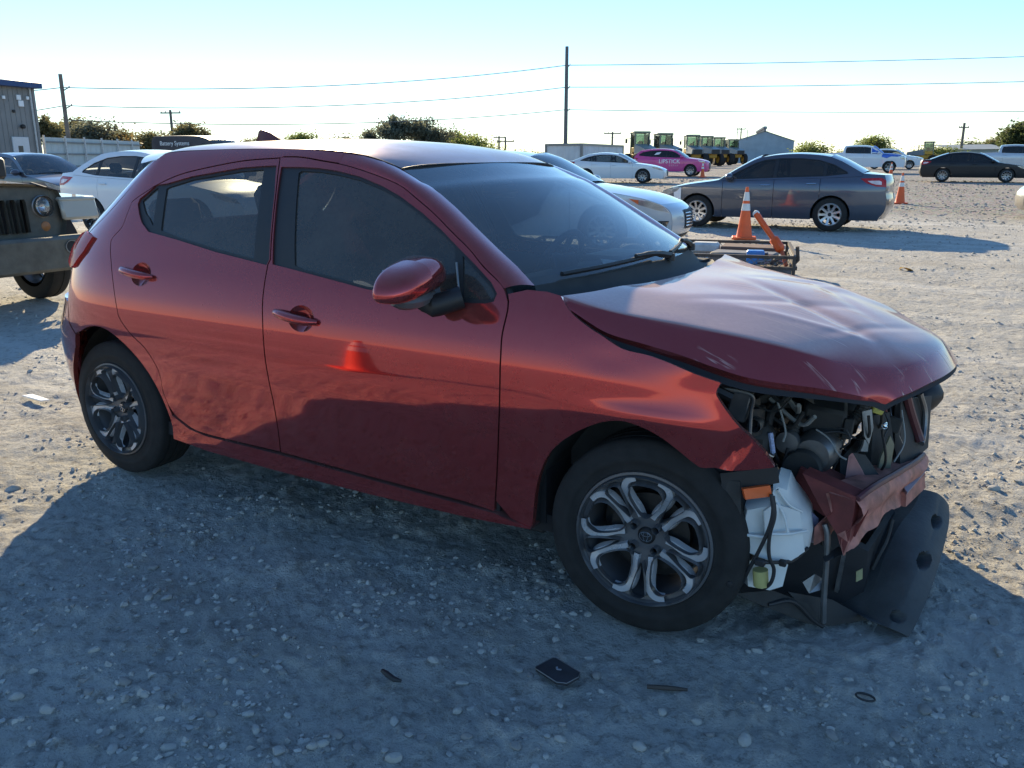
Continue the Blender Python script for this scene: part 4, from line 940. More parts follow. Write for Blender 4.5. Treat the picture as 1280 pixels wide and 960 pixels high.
    bb=[(0.537,-0.53,0.3),(0.563,-0.46,0.313),(0.58,-0.32,0.309),(0.599,-0.14,0.301),(0.618,0.06,0.267),(0.651,0.24,0.278)]
    T=np.array(cr(bt,8)); Bm=np.array(cr(bb,8)); n=len(T); g=np.random.default_rng(9)
    jag=np.convolve(g.normal(0,.006,n),np.ones(4)/4,'same')
    def bm_(u,v):
        i=min(int(round(u*(n-1))),n-1); t=T[i]*(1-v)+Bm[i]*v; bul=.022*math.sin(math.pi*v*2)*(1 if v<.5 else .6)+.006*math.sin(i*.55+v*5)
        q=t.copy(); q[0]+=bul; q[2]+=(jag[i] if v>.93 else 0); return tuple(q)
    mb.grid(bm_,n,9); mb.grid(lambda u,v:tuple(np.array(bm_(u,0))+np.array((-.08*v,.01*v,.004*v))),n,3); mb.grid(lambda u,v:tuple(np.array(bm_(u,v))+np.array((-.085,.01,0))),n,4)
    beam=H(mb,'bumper_beam',plain('scraped_red',(.40,.16,.125),.6,var=.6,scale=16,bmp=.002))
    plate('beam_end',plain('scraped_red',(.30,.10,.085)),[(0.626,0.02,0.318),(0.66,0.22,0.329),(0.66,0.22,0.305),(0.668,0.2,0.283),(0.629,0.02,0.266)],.03)
    plate('beam_cap',plain('grey_lilac',(.24,.22,.27),.5,.2),[(0.617,0.02,0.333),(0.633,0.18,0.361),(0.661,0.2,0.345),(0.63,0,0.326)],.012)
    hose('beam_edge',[tuple(T[i]+np.array((.004,0,.006))) for i in range(0,n,6)],.010,plain('red_dark',(.10,.03,.035),.5))
    for q in((1110,628,-.2),(1102,622,-.27),(1122,610,-.05)):
        pass
    # washer tank with its neck, pump and leads
    out=[(0.282,-0.7,0.449),(0.347,-0.68,0.471),(0.342,-0.64,0.508),(0.35,-0.62,0.515),(0.375,-0.6,0.503),(0.389,-0.58,0.465),(0.408,-0.55,0.428),(0.433,-0.54,0.398),(0.444,-0.54,0.349),(0.444,-0.56,0.306),(0.428,-0.6,0.285),(0.402,-0.64,0.275),(0.348,-0.69,0.292),(0.285,-0.72,0.319),(0.277,-0.72,0.379)]
    c=np.mean(np.array(out),0); mb=MB(); vs=[];k=len(out)
    bx=np.array((-.03,.16,.0))
    rows=[(.90,-.012),(1.0,.012),(1.0,.11),(.94,.13)]
    for sc_,d in rows:
        for p in out: vs.append(tuple(c+(np.array(p)-c)*sc_+np.array((-.15*d*1.2,d,0.03*d))))
    vs.append(tuple(c+np.array((.004,-.030,0)))); vs.append(tuple(c+np.array((-.02,.135,0))))
    fs=[]
    for r in range(3):
        for i in range(k): fs.append((r*k+i,r*k+(i+1)%k,(r+1)*k+(i+1)%k,(r+1)*k+i))
    for i in range(k): fs.append((i,(i+1)%k,4*k)); fs.append((3*k+i,3*k+(i+1)%k,4*k+1))
    mb.add(vs,fs); tank=H(mb,'washer_tank',WHT,smooth=35)
    sub=lambda mb,n,m,par:hm(mb,n,m,par)
    for pts in([(0.286,-0.728,0.377),(0.348,-0.712,0.376)],[(0.356,-0.722,0.392),(0.404,-0.672,0.384),(0.438,-0.6,0.374)],[(0.358,-0.645,0.5),(0.387,-0.63,0.457),(0.417,-0.585,0.423)],[(0.357,-0.67,0.484),(0.388,-0.67,0.435),(0.404,-0.672,0.384)]): sub(MB().tube(cr(pts,5),.0045,6),'moulded_rib',WHT,tank)
    def plate2(name,m,par,px,th): sub(MB().add(*slab(px,th)),name,m,par)
    plate2('tank_neck',WHT,tank,[(0.34,-0.705,0.45),(0.363,-0.69,0.474),(0.415,-0.6,0.428),(0.439,-0.6,0.309),(0.406,-0.65,0.286),(0.363,-0.69,0.301),(0.35,-0.705,0.374)],.014)
    plate2('tank_sump',WHT,tank,[(0.298,-0.7,0.288),(0.4,-0.62,0.266),(0.39,-0.62,0.193),(0.364,-0.66,0.191),(0.311,-0.7,0.207)],.07)
    mb=MB(); mb.tube([(0.344,-0.71,0.274),(0.35,-0.71,0.226)],.022,12); sub(mb,'washer_pump',plain('yellow_pump',(.42,.38,.14),.5),tank)
    for pts in([(0.362,-0.73,0.516),(0.372,-0.735,0.468),(0.363,-0.735,0.408),(0.341,-0.735,0.339),(0.317,-0.73,0.276),(0.299,-0.72,0.226)],[(0.364,-0.72,0.508),(0.376,-0.73,0.455),(0.368,-0.735,0.395),(0.37,-0.73,0.332),(0.384,-0.72,0.29),(0.38,-0.72,0.249),(0.359,-0.71,0.218)],[(0.342,-0.73,0.308),(0.365,-0.73,0.311),(0.397,-0.68,0.299),(0.414,-0.62,0.285),(0.443,-0.58,0.314)]):
        sub(MB().tube(cr(pts,6),.0055,7),'wiring_lead',BLK,tank)
    mb=MB(); mb.box((0.4,-0.69,0.301),(.02,.014,.02),bev=.003); mb.box((0.348,-0.735,0.309),(.028,.02,.02),bev=.003); sub(mb,'lead_clip',BLK,tank)
    plate('side_marker',AMB,[(0.292,-0.76,0.526),(0.355,-0.72,0.537),(0.362,-0.72,0.506),(0.301,-0.76,0.497)],.02)
    plate('tank_shield',plain('lilac_plastic',(.22,.22,.32),.5),[(0.427,-0.5,0.394),(0.445,-0.48,0.37),(0.45,-0.48,0.288),(0.435,-0.52,0.305)],.01)
    # liner remnants in front of the wheel
    plate('liner_flange',BLKD,[(0.225,-0.745,0.535),(0.275,-0.735,0.537),(0.283,-0.735,0.448),(0.281,-0.735,0.324),(0.285,-0.735,0.193),(0.25,-0.745,0.198),(0.242,-0.745,0.318),(0.225,-0.745,0.438)],.012)
    plate('liner_flange',BLK,[(0.221,-0.75,0.555),(0.366,-0.7,0.587),(0.374,-0.7,0.542),(0.286,-0.73,0.514),(0.23,-0.745,0.507)],.015)
    for q in((0.272,-0.752,0.228),(0.252,-0.752,0.378)): H(MB().lathe([(0,-.006),(.008,-.005),(.010,0)],10,'Y',q),'liner_clip',BLK)
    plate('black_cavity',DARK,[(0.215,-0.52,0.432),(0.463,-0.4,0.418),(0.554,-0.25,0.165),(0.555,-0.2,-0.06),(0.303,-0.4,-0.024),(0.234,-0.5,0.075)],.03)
    for k in range(26): H(MB().box((.505-.004*k*0,-.33+.017*k,.22),(.012,.006,.30),(0,.08,0)),'radiator_fin',STEEL)
    plate('radiator_core',DARK,[(0.442,-0.36,0.292),(0.569,-0.3,0.218),(0.586,0.12,0.202),(0.574,-0.05,-0.128),(0.564,-0.25,-0.062),(0.472,-0.3,-0.037)],.04)
    plate('splash_shield',BLKD,[(0.273,-0.7,0.173),(0.361,-0.62,0.172),(0.447,-0.52,0.105),(0.5,-0.48,0.02),(0.45,-0.5,0.028),(0.34,-0.66,0.137)],.010)
    plate('splash_shield',BLK,[(0.392,-0.55,0.143),(0.495,-0.4,0.076),(0.598,-0.34,0.008),(0.518,-0.42,0.003),(0.478,-0.46,0.011)],.010)
    plate('tow_bracket',STEEL,[(0.425,-0.52,0.171),(0.454,-0.5,0.197),(0.474,-0.48,0.178),(0.474,-0.5,0.149),(0.447,-0.52,0.14)],.012)
    plate('warning_label',plain('label_paper',(.34,.32,.16),.6),[(0.547,-0.34,0.16),(0.563,-0.33,0.171),(0.566,-0.33,0.136),(0.55,-0.34,0.125)],.003)
    hose('dangling_strut',[(0.468,-0.5,0.365),(0.478,-0.5,0.334),(0.483,-0.5,0.252),(0.487,-0.5,0.134),(0.491,-0.49,0.041)],.009,STEEL)
    hose('hanging_cable',[(0.358,-0.64,0.133),(0.413,-0.58,0.131),(0.464,-0.52,0.056),(0.49,-0.49,0.025)],.006,BLK)
    hose('hanging_cable',[(0.605,-0.1,0.259),(0.601,-0.15,0.206),(0.589,-0.2,0.167),(0.577,-0.22,0.124)],.007,BLKD)
    plate('beam_torn_edge',plain('scraped_red',(.30,.10,.085)),[(0.508,-0.52,0.349),(0.53,-0.53,0.369),(0.543,-0.53,0.332),(0.533,-0.53,0.291)],.008)
    # lower bumper absorber lying against the ground, with three moulded pockets
    L0=np.array((0.592,-0.36,0.024)); 
    A_=[(0.575,-0.34,0.02),(0.592,-0.28,0.076),(0.602,-0.18,0.148),(0.617,-0.02,0.202),(0.643,0.14,0.226),(0.651,0.26,0.253)]
    B_=[(0.646,-0.4,0.022),(0.667,-0.33,0.06),(0.687,-0.22,0.126),(0.698,-0.04,0.16),(0.7,0.16,0.177),(0.693,0.3,0.217)]
    C_=[(0.723,-0.4,0.017),(0.74,-0.33,0.061),(0.755,-0.2,0.114),(0.759,0,0.142),(0.756,0.2,0.166),(0.742,0.32,0.189)]
    A_,B_,C_=(np.array(cr(q,8)) for q in(A_,B_,C_)); n=len(A_)
    cen=[(.12,.62),(.50,.64),(.78,.60)]
    def ab(u,v):
        i=min(u*(n-1),n-1.001); k=int(i); f=i-k
        a,b,c=(q[k]*(1-f)+q[k+1]*f for q in(A_,B_,C_))
        if v<.6: p=a+(b-a)*(v/.6)
        else: p=b+(c-b)*((v-.6)/.4)
        p=p+np.array((.02,-.01,.015))*math.sin(math.pi*v)
        for cu,cv in cen:
            e=((u-cu)/.045)**2+((v-cv)/.13)**2
            if e<1.6: p=p+np.array((-.045,.02,-.02))*max(0,min(1,(1.35-e)/.5))
        return tuple(p)
    mb=MB(); mb.grid(ab,90,40); mb.grid(lambda u,v:tuple(np.array(ab(u,1))+np.array((-.10*v,.0,-.015*v))),40,3); mb.grid(lambda u,v:tuple(np.array(ab(0,u))+np.array((-.06*v,.02*v,-.005*v))),20,3); mb.grid(lambda u,v:tuple(np.array(ab(u,0))+np.array((-.10*v,.03*v,-.04*v))),40,3)
    H(mb,'bumper_absorber',plain('dusty_absorber',(.062,.066,.066),.7,var=.35,scale=9,bmp=.003),smooth=50)
build_front()

# ---------------------------------------------------------------- parked vehicles
def clipx(poly,x,keep):
    """keep the part of a polygon with x<=X ('lo') or x>=X ('hi')"""
    out=[];n=len(poly)
    ins=(lambda p:p[0]<=x) if keep=='lo' else (lambda p:p[0]>=x)
    for i in range(n):
        a,b=poly[i],poly[(i+1)%n]
        if ins(a): out.append(a)
        if ins(a)!=ins(b):
            t=(x-a[0])/(b[0]-a[0]); out.append((x,a[1]+(b[1]-a[1])*t))
    return out
TYPES={
'sedan':dict(wb=2.70,w=.88,wr=.325,roofw=.56,
 nose=[(2.20,.20),(2.27,.32),(2.28,.50),(2.24,.62),(2.14,.72)],hood=[(2.14,.72),(1.9,.80),(1.5,.875),(1.1,.93),(.92,.96)],
 ws=[(.92,.96),(.60,1.16),(.30,1.33),(.12,1.405)],roof=[(.12,1.405),(-.2,1.455),(-.6,1.475),(-1.0,1.455),(-1.25,1.42)],
 bl=[(-1.25,1.42),(-1.5,1.32),(-1.75,1.19),(-1.9,1.11)],deck=[(-1.9,1.11),(-2.1,1.095),(-2.28,1.085)],
 tail=[(-2.28,1.085),(-2.33,.95),(-2.34,.75),(-2.37,.60),(-2.35,.42),(-2.25,.25)],
 belt=[(1.0,.945),(.4,.95),(-.3,.985),(-1.2,1.02),(-2.0,1.06)],
 dlo=[(.80,.975),(.50,1.155),(.22,1.295),(.02,1.36),(-.3,1.392),(-.7,1.392),(-1.05,1.36),(-1.35,1.27),(-1.60,1.14),(-1.62,1.10),(-1.2,1.05),(-.3,1.015),(.4,.982)],
 doors=(.82,-.22,-1.12),pill=(-.22,-1.18),
 lamp=[(2.245,.615),(2.17,.70),(1.95,.765),(1.72,.80),(1.80,.72),(2.0,.655)],tl=[(-2.335,.86),(-2.325,.98),(-2.24,1.03),(-1.86,1.015),(-1.98,.93),(-2.15,.87)]),
'coupe_sedan':dict(wb=2.82,w=.91,wr=.335,roofw=.55,
 nose=[(2.32,.20),(2.42,.32),(2.43,.52),(2.38,.64),(2.26,.72)],hood=[(2.26,.72),(2.0,.80),(1.6,.87),(1.2,.925),(1.0,.955)],
 ws=[(1.0,.955),(.66,1.14),(.36,1.30),(.14,1.375)],roof=[(.14,1.375),(-.2,1.425),(-.55,1.445),(-.95,1.425),(-1.25,1.385)],
 bl=[(-1.25,1.385),(-1.55,1.29),(-1.85,1.17),(-2.05,1.09)],deck=[(-2.05,1.09),(-2.2,1.08),(-2.38,1.075)],
 tail=[(-2.38,1.075),(-2.43,.95),(-2.44,.75),(-2.46,.60),(-2.44,.42),(-2.34,.25)],
 belt=[(1.05,.935),(.4,.945),(-.3,.97),(-1.2,1.0),(-2.1,1.04)],
 dlo=[(.88,.965),(.56,1.13),(.26,1.265),(.04,1.33),(-.3,1.362),(-.7,1.362),(-1.05,1.33),(-1.4,1.24),(-1.72,1.11),(-1.74,1.07),(-1.2,1.03),(-.3,1.0),(.4,.97)],
 doors=(.90,-.18,-1.15),pill=(-.18,-1.22),
 lamp=[(2.39,.60),(2.30,.70),(2.1,.765),(1.80,.80),(1.95,.71),(2.2,.64)],tl=[(-2.43,.84),(-2.43,.98),(-2.34,1.03),(-1.98,1.01),(-2.05,.93),(-2.2,.86)]),
'suv':dict(wb=2.72,w=.92,wr=.36,roofw=.62,
 nose=[(2.22,.28),(2.30,.42),(2.31,.66),(2.27,.86),(2.15,.95)],hood=[(2.15,.95),(1.9,1.01),(1.5,1.06),(1.2,1.10),(1.02,1.13)],
 ws=[(1.02,1.13),(.72,1.33),(.45,1.50),(.25,1.575)],roof=[(.25,1.575),(-.1,1.635),(-.6,1.66),(-1.2,1.64),(-1.8,1.57)],
 bl=[(-1.8,1.57),(-2.0,1.42),(-2.15,1.24),(-2.22,1.12)],deck=[(-2.22,1.12),(-2.25,1.09),(-2.28,1.06)],
 tail=[(-2.28,1.06),(-2.31,.95),(-2.33,.75),(-2.35,.62),(-2.32,.45),(-2.2,.32)],
 belt=[(1.05,1.09),(.4,1.095),(-.3,1.11),(-1.2,1.15),(-2.1,1.2)],
 dlo=[(.90,1.13),(.62,1.30),(.40,1.44),(.16,1.52),(-.2,1.565),(-.7,1.575),(-1.2,1.555),(-1.68,1.47),(-1.92,1.33),(-1.90,1.25),(-1.2,1.19),(-.3,1.15),(.4,1.13)],
 doors=(.95,-.15,-1.10),pill=(-.15,-1.16),
 lamp=[(2.28,.80),(2.20,.90),(2.0,.955),(1.78,.985),(1.9,.90),(2.1,.83)],tl=[(-2.325,.90),(-2.30,1.06),(-2.22,1.12),(-1.95,1.10),(-2.05,1.0),(-2.2,.92)]),
'pickup':dict(wb=3.68,w=1.0,wr=.41,roofw=.74,
 nose=[(2.72,.38),(2.80,.55),(2.81,.85),(2.78,1.08),(2.68,1.18)],hood=[(2.68,1.18),(2.4,1.23),(2.0,1.265),(1.6,1.285),(1.38,1.30)],
 ws=[(1.38,1.30),(1.10,1.52),(.85,1.72),(.68,1.80)],roof=[(.68,1.80),(.3,1.87),(-.3,1.895),(-.8,1.88),(-1.12,1.85)],
 bl=[(-1.12,1.85),(-1.2,1.70),(-1.26,1.50),(-1.29,1.40)],deck=[(-1.29,1.40),(-1.9,1.37),(-2.5,1.365),(-3.0,1.37)],
 tail=[(-3.0,1.37),(-3.02,1.1),(-3.03,.85),(-3.10,.70),(-3.08,.58),(-3.0,.48)],
 belt=[(1.42,1.27),(.6,1.28),(-.3,1.29),(-.8,1.30),(-1.28,1.32)],
 dlo=[(1.18,1.33),(.95,1.52),(.74,1.68),(.55,1.745),(.2,1.785),(-.3,1.80),(-.75,1.79),(-1.04,1.76),(-1.10,1.56),(-1.10,1.36),(-.3,1.335),(.5,1.325)],
 doors=(1.30,.12,-1.0),pill=(.12,),
 lamp=[(2.79,.93),(2.77,1.12),(2.68,1.165),(2.45,1.15),(2.48,1.02),(2.58,.95)],tl=[(-3.03,.95),(-3.01,1.30),(-2.92,1.32),(-2.86,1.28),(-2.88,.97)]),
'van':dict(wb=3.3,w=.98,wr=.36,roofw=.86,
 nose=[(2.55,.30),(2.66,.45),(2.67,.75),(2.62,.98),(2.52,1.10)],hood=[(2.52,1.10),(2.35,1.17),(2.15,1.23),(2.0,1.28),(1.92,1.31)],
 ws=[(1.92,1.31),(1.65,1.62),(1.42,1.90),(1.25,2.04)],roof=[(1.25,2.04),(.9,2.16),(.3,2.24),(-1.0,2.26),(-2.5,2.24)],
 bl=[(-2.5,2.24),(-2.62,2.1),(-2.66,1.8),(-2.68,1.5)],deck=[(-2.68,1.5),(-2.69,1.4),(-2.70,1.3)],
 tail=[(-2.70,1.3),(-2.71,1.0),(-2.72,.8),(-2.76,.65),(-2.74,.5),(-2.66,.35)],
 belt=[(1.95,1.28),(1.0,1.29),(0,1.29),(-1,1.29),(-2.7,1.29)],
 dlo=[(1.72,1.33),(1.50,1.58),(1.28,1.80),(1.05,1.88),(.8,1.90),(.72,1.84),(.70,1.40),(.74,1.34),(1.2,1.325)],
 doors=(1.75,.60,-.7),pill=(),
 lamp=[(2.64,.85),(2.58,1.05),(2.45,1.10),(2.2,1.12),(2.3,1.0),(2.5,.88)],tl=[(-2.71,1.05),(-2.70,1.4),(-2.63,1.42),(-2.60,1.38),(-2.62,1.07)]),
}
WHEELS={}
def park_wheel(parent,x,y,r,out,kind,rimmat):
    root=empty('wheel'); root.parent=parent; root.location=(x,y,r); root.rotation_euler=(0,0,0 if out<0 else math.pi)
    key=(kind,round(r,3))
    if key not in WHEELS:
        rr=r*.68; mb=MB(); h=.11
        mb.lathe([(rr,-h*.85),(rr*1.03,-h),(r*.90,-h),(r*.98,-h*.85),(r,-h*.6),(r,-.02),(r*.98,-.015),(r*.98,.015),(r,.02),(r,h*.6),(r*.98,h*.85),(r*.9,h),(rr,h*.9)],40,'Y'); ty=mb.mesh('tyre',45)
        mb=MB(); mb.lathe([(rr*1.01,-h*.93),(rr*.95,-h*.96),(rr*.90,-h*.6),(rr*.88,h*.8)],40,'Y'); mb.lathe([(0,.0),(rr*.55,.0),(rr*.55,.03)],24,'Y'); bar=mb.mesh('rim',35)
        n=kind; holes=[]
        outer=[(rr*.96*math.cos(a),rr*.96*math.sin(a)) for a in np.linspace(0,2*math.pi,61)[:-1]]
        for k in range(n):
            a0=2*math.pi*k/n; hw=math.pi/n*(.62 if n>7 else .66)
            p=[(rr*.30,0),(rr*.42,hw*.55),(rr*.80,hw),(rr*.885,hw*.7),(rr*.90,0)]; p=cr(p,3); p=p+[(q,-a) for q,a in p[::-1]][1:-1]
            holes.append([(q*math.cos(a0+a),q*math.sin(a0+a)) for q,a in p])
        o=panel('rim_face',lambda u,v:np.stack([u,-h*.62-.03*(np.hypot(u,v)/rr)**2,v],-1),outer,rimmat,None,holes=holes,res=.035,flange=.025,bstep=.02); fm=o.data; bpy.data.objects.remove(o)
        mb=MB(); mb.lathe([(0,-h*.8),(rr*.13,-h*.78),(rr*.17,-h*.6)],14,'Y'); cap=mb.mesh('cap',35)
        WHEELS[key]=(ty,bar,fm,cap)
    ty,bar,fm,cap=WHEELS[key]
    link('tyre',ty,RUB,root); link('rim_barrel',bar,STEEL,root)
    o=bpy.data.objects.new('rim_face',fm); COL.objects.link(o); o.parent=root
    o=bpy.data.objects.new('wheel_cap',cap); COL.objects.link(o); o.parent=root
    if not len(cap.materials): cap.materials.append(BLK)
    return root
LENS=glass('headlamp_lens',(.75,.77,.78),.12)
LAMPIN=plain('headlamp_reflector',(.72,.74,.78),.2,.6)
GLD=glass('bg_dark_window',(.10,.11,.115),.03)
GLL=glass('bg_clear_window',(.42,.46,.46),.05)
def park(name,label,cat,kind,loc,heading,mat,group=None,sc=(1,1,1),spokes=10,rim=None,win=None,both=True,grille=True,seats=True,skip=(),amber=False,chrome=False):
    T=TYPES[kind]; sx,sy,sz=sc
    root=empty(name,loc,R(heading)); tag(root,label,cat,group)
    rim=rim or ALU; win=win or GLD
    X=lambda L:[(x*sx,z*sz) for x,z in L]
    nose,hood,ws,roof,bl,deck,tail,belt,dlo,lamp,tl=(X(T[k]) for k in('nose','hood','ws','roof','bl','deck','tail','belt','dlo','lamp','tl'))
    wb=T['wb']*sx; w=T['w']*sy; wr=T['wr']*sz; zb=belt[len(belt)//2][1]; zr=max(p[1] for p in roof); rw=T['roofw']*sy
    xe=nose[2][0]; xt=tail[3][0]
    prof=pchip([.15*sz,.25*sz,.40*sz,.62*zb,.80*zb,.90*zb,zb,zb+.35*(zr-zb),zb+.75*(zr-zb),zr,zr*1.02],[.09,.05,.02,.004,0,.01,.045,.045+.30*(w-rw-.045),.045+.72*(w-rw-.045),w-rw,w-rw+.03])
    def S(x,z):
        x=np.asarray(x,float); z=np.asarray(z,float)
        f=np.clip((x-wb/2-.05)/(xe-wb/2-.05),0,1.05); b=np.clip((-wb/2-.05-x)/(-wb/2-.05-xt),0,1.05)
        return (w-prof(z))*(1-.22*f**2.4-.16*b**2.4)
    P=lambda s,z:np.stack([-np.asarray(s,float),-S(-np.asarray(s,float),z),np.asarray(z,float)+0*np.asarray(s,float)],-1)
    flip=lambda poly:[(-x,z) for x,z in poly]
    # outline of the side below the belt and of the cabin above it
    ch=lambda L:cr(L,4)
    upper=ch(ws)+ch(roof)[1:]+ch(bl)[1:]
    bz=lambda x:float(np.interp(x,[p[0] for p in belt[::-1]],[p[1] for p in belt[::-1]]))
    ra=wr*1.13; bot=.22*sz if kind in('sedan','coupe_sedan') else (.30*sz if kind=='suv' else .42*sz)
    if kind=='van': bot=.32*sz
    def arch(xc): 
        h0=bot; a0=math.asin(max(-1,min(1,(h0-wr)/ra)))
        return [(xc+ra*math.cos(a),wr+ra*math.sin(a)) for a in np.linspace(math.pi-a0,a0,15)]
    lowtop=ch(hood)[1:]+[(x,bz(x)) for x in np.linspace(hood[-1][0]-.03,bl[-1][0]+.02,14)]+ch(deck)[:-1]
    lower=ch(nose)+lowtop+ch(tail)+[(xt+.12,bot)]+arch(-wb/2)+arch(wb/2)+[(nose[0][0]-.05,bot)]
    cabin=[(hood[-1][0]-.03,bz(hood[-1][0]-.03)+.001)]+upper+[(bl[-1][0]+.02,bz(bl[-1][0]+.02)+.001)]+[(x,bz(x)+.001) for x in np.linspace(bl[-1][0]+.1,hood[-1][0]-.1,10)]
    d1,d2,d3=(d*sx for d in T['doors'])
    cuts=[('front_fender',d1,9),('front_door',d2,d1),('rear_door',d3,d2),('quarter_panel',-9,d3)]
    for mir in((False,True) if both else (heading%360>90 and heading%360<270,)):
        sg=-1 if mir else 1
        for nm,a,b in cuts:
            if nm in skip: continue
            poly=clipx(clipx(lower,a,'hi'),b,'lo')
            pn=panel(nm,P,inset(flip(poly),.004),mat,root,res=.07,bstep=.05,flange=.03,mirror=mir)
            if 'door' in nm:
                xh=a+.16; zh=bz(xh)-.10*sz; q=P(-np.array([xh-.09,xh+.09]),np.array([zh,zh-.004]))
                MB().tube([(p[0],(p[1]-.022)*sg,p[2]) for p in q],.014,6).obj('handle',CHR if chrome else mat,pn)
        fr=panel('cabin_frame',P,flip(cabin),mat,root,holes=[flip(dlo)],res=.08,bstep=.05,flange=.03,mirror=mir)
        panel('window_surround',P,inset(flip(dlo),-.004),BLK,fr,holes=[inset(flip(dlo),.014)],res=.1,bstep=.05,flange=.012,off=-.006,mirror=mir)
        cut=[99]+[p*sx for p in T['pill']]+[-99]
        for i in range(len(cut)-1):
            g=clipx(clipx(inset(dlo,.008),cut[i+1]+.03,'hi'),cut[i]-.03,'lo')
            if len(g)>3 and abs(area(g))>.004: panel('window_pane',P,flip(g),win,fr,res=.15,bstep=.06,flange=0,off=-.012,mirror=mir)
        for p_ in T['pill']:
            g=clipx(clipx(dlo,p_*sx-.034,'hi'),p_*sx+.034,'lo'); panel('pillar_trim',P,flip(g),BLK,fr,res=.1,flange=.01,off=-.008,mirror=mir)
        if 'headlight' not in skip:
            l=panel('headlight',P,flip(lamp),LAMPIN,root,res=.05,bstep=.03,flange=.02,off=.003,mirror=mir); panel('headlight_lens',P,inset(flip(lamp),.004),LENS,l,res=.05,bstep=.03,flange=0,off=.010,mirror=mir)
            if amber:
                xm=min(p[0] for p in lamp); panel('marker_lens',P,inset(flip(clipx(lamp,xm+.16,'lo')),.006),AMB,l,res=.05,bstep=.03,flange=0,off=.013,mirror=mir)
        l=panel('tail_lamp',P,flip(tl),plain('tail_red',(.42,.015,.015),.25),root,res=.05,bstep=.03,flange=.02,off=.006,mirror=mir)
        panel('reverse_lens',P,[(-x,z-.008*sz) for x,z in [(p[0]*.55+np.mean([q[0] for q in tl])*.45,p[1]*.45+np.mean([q[1] for q in tl])*.55) for p in tl]],plain('pale_lens',(.75,.62,.60),.25),l,res=.05,bstep=.03,flange=0,off=.010,mirror=mir)
        # door mirror
        mx=dlo[0][0]-.14; mz=dlo[0][1]+.05*sz; my=float(S(mx,mz))
        mb=MB(); mb.grid(lambda u,v:(mx+.02+.085*math.sin(math.pi*u)*math.cos(2*math.pi*v),-(my+.11+.115*math.cos(math.pi*u))*sg,mz+.075*math.sin(math.pi*u)*math.sin(2*math.pi*v)),9,14); mr=mb.obj('door_mirror',mat,root)
        MB().tube([(mx+.02,-(my-.02)*sg,mz-.04),(mx+.02,-(my+.09)*sg,mz-.03)],.028,8).obj('mirror_arm',BLK,mr)
    # skins across the car
    def strip(nm,L,b,m,par=root,o=0,y0=-1,y1=1,nv=13,eps=0):
        pts=cr(L,5); k=len(pts); vs=[];fs=[]
        for i,(x,z) in enumerate(pts):
            a=np.array(pts[max(i-1,0)]); c=np.array(pts[min(i+1,k-1)]); t=(c-a)/max(np.linalg.norm(c-a),1e-9); nn=np.array((t[1],-t[0]))
            if nn[0]*.3+nn[1]<0 and nm not in('rear_bumper','grille','lower_grille','front_bumper','licence_plate'): nn=-nn
            if nm in('front_bumper','grille','lower_grille','fog_lamp') and nn[0]<0: nn=-nn
            if nm in('rear_bumper','licence_plate') and nn[0]>0: nn=-nn
            h=float(S(x,z))+eps
            for j in range(nv):
                v=y0+(y1-y0)*j/(nv-1); t_=i/(k-1); q=1-abs(v)**2.2
                bx,bz=b(t_) if callable(b) else (nn[0]*b,nn[1]*b)
                vs.append((x+bx*q+nn[0]*o,h*v,z+bz*q+nn[1]*o))
        for i in range(k-1):
            for j in range(nv-1): fs.append((i*nv+j,i*nv+j+1,(i+1)*nv+j+1,(i+1)*nv+j))
        return MB().add(vs,fs).obj(nm,m,par,smooth=60)
    if 'front_bumper' not in skip:
        NB=lambda t:(.13,0); fb=strip('front_bumper',nose,NB,mat)
        if grille:
            z0=[p for p in cr(nose,6) if .52*nose[3][1]<p[1]<.985*nose[3][1]]
            gr=strip('grille',z0,NB,BLK,fb,.012,-.42,.42)
            zl=[p for p in cr(nose,6) if p[1]<.46*nose[3][1]]
            strip('lower_grille',zl[1:],NB,BLK,fb,.010,-.55,.55)
            for k in range(1,6):
                zz=z0[0][1]+(z0[-1][1]-z0[0][1])*k/6; xx=float(np.interp(zz,[p[1] for p in z0],[p[0] for p in z0])); h=float(S(xx,zz))
                MB().tube([(xx+.13*(1-abs(v)**2.2)+.018,h*v,zz) for v in np.linspace(-.40,.40,9)],.008,5).obj('grille_bar',CHR if chrome else STEEL,gr)
    if 'hood' not in skip: strip('hood',hood,lambda t:(.13*(1-t)**2,.04*min(1,t*2.5)),mat)
    strip('windscreen',ws,.07,glass('bg_windscreen',(.30,.34,.35),.10)); strip('roof',roof,.03,mat); strip('rear_window',bl,.05,win)
    strip('tonneau' if kind=='pickup' else 'trunk_lid',deck,lambda t:(-.09*t**2,.03*(1-t)),BLK if kind=='pickup' else mat); rb=strip('rear_bumper',tail,lambda t:(-.09,0),mat)
    zt=[p for p in cr(tail,6) if .62*zb<p[1]<.74*zb]
    if len(zt)>1: strip('licence_plate',zt,lambda t:(-.09,0),plain('plate_white',(.7,.7,.68),.5),rb,.006,-.17,.17,5)
    L0,L1=xe-.25,xt+.25
    MB().box(((L0+L1)/2,0,bot+.06),(L0-L1,w*1.55,.10),bev=.03).obj('underbody',DARK,root)
    if seats:
        for x0,nm in((.15*sx,'front_seat'),(-.85*sx,'rear_seat')):
            for yy in(-.38,.38):
                mb=MB(); mb.box((x0-.22,yy,zb-.22),(.14,.48,.62),(0,-.2,0),bev=.05); mb.box((x0-.31,yy,zb+.20),(.10,.26,.17),(0,-.15,0),bev=.04); mb.tube([(x0-.28,yy,zb+.05),(x0-.30,yy,zb+.14)],.03,6); mb.obj(nm,DARK,root)
        MB().box((ws[0][0]-.30,0,zb-.10),(.5,w*1.5,.16),bev=.05).obj('dashboard',DARK,root)
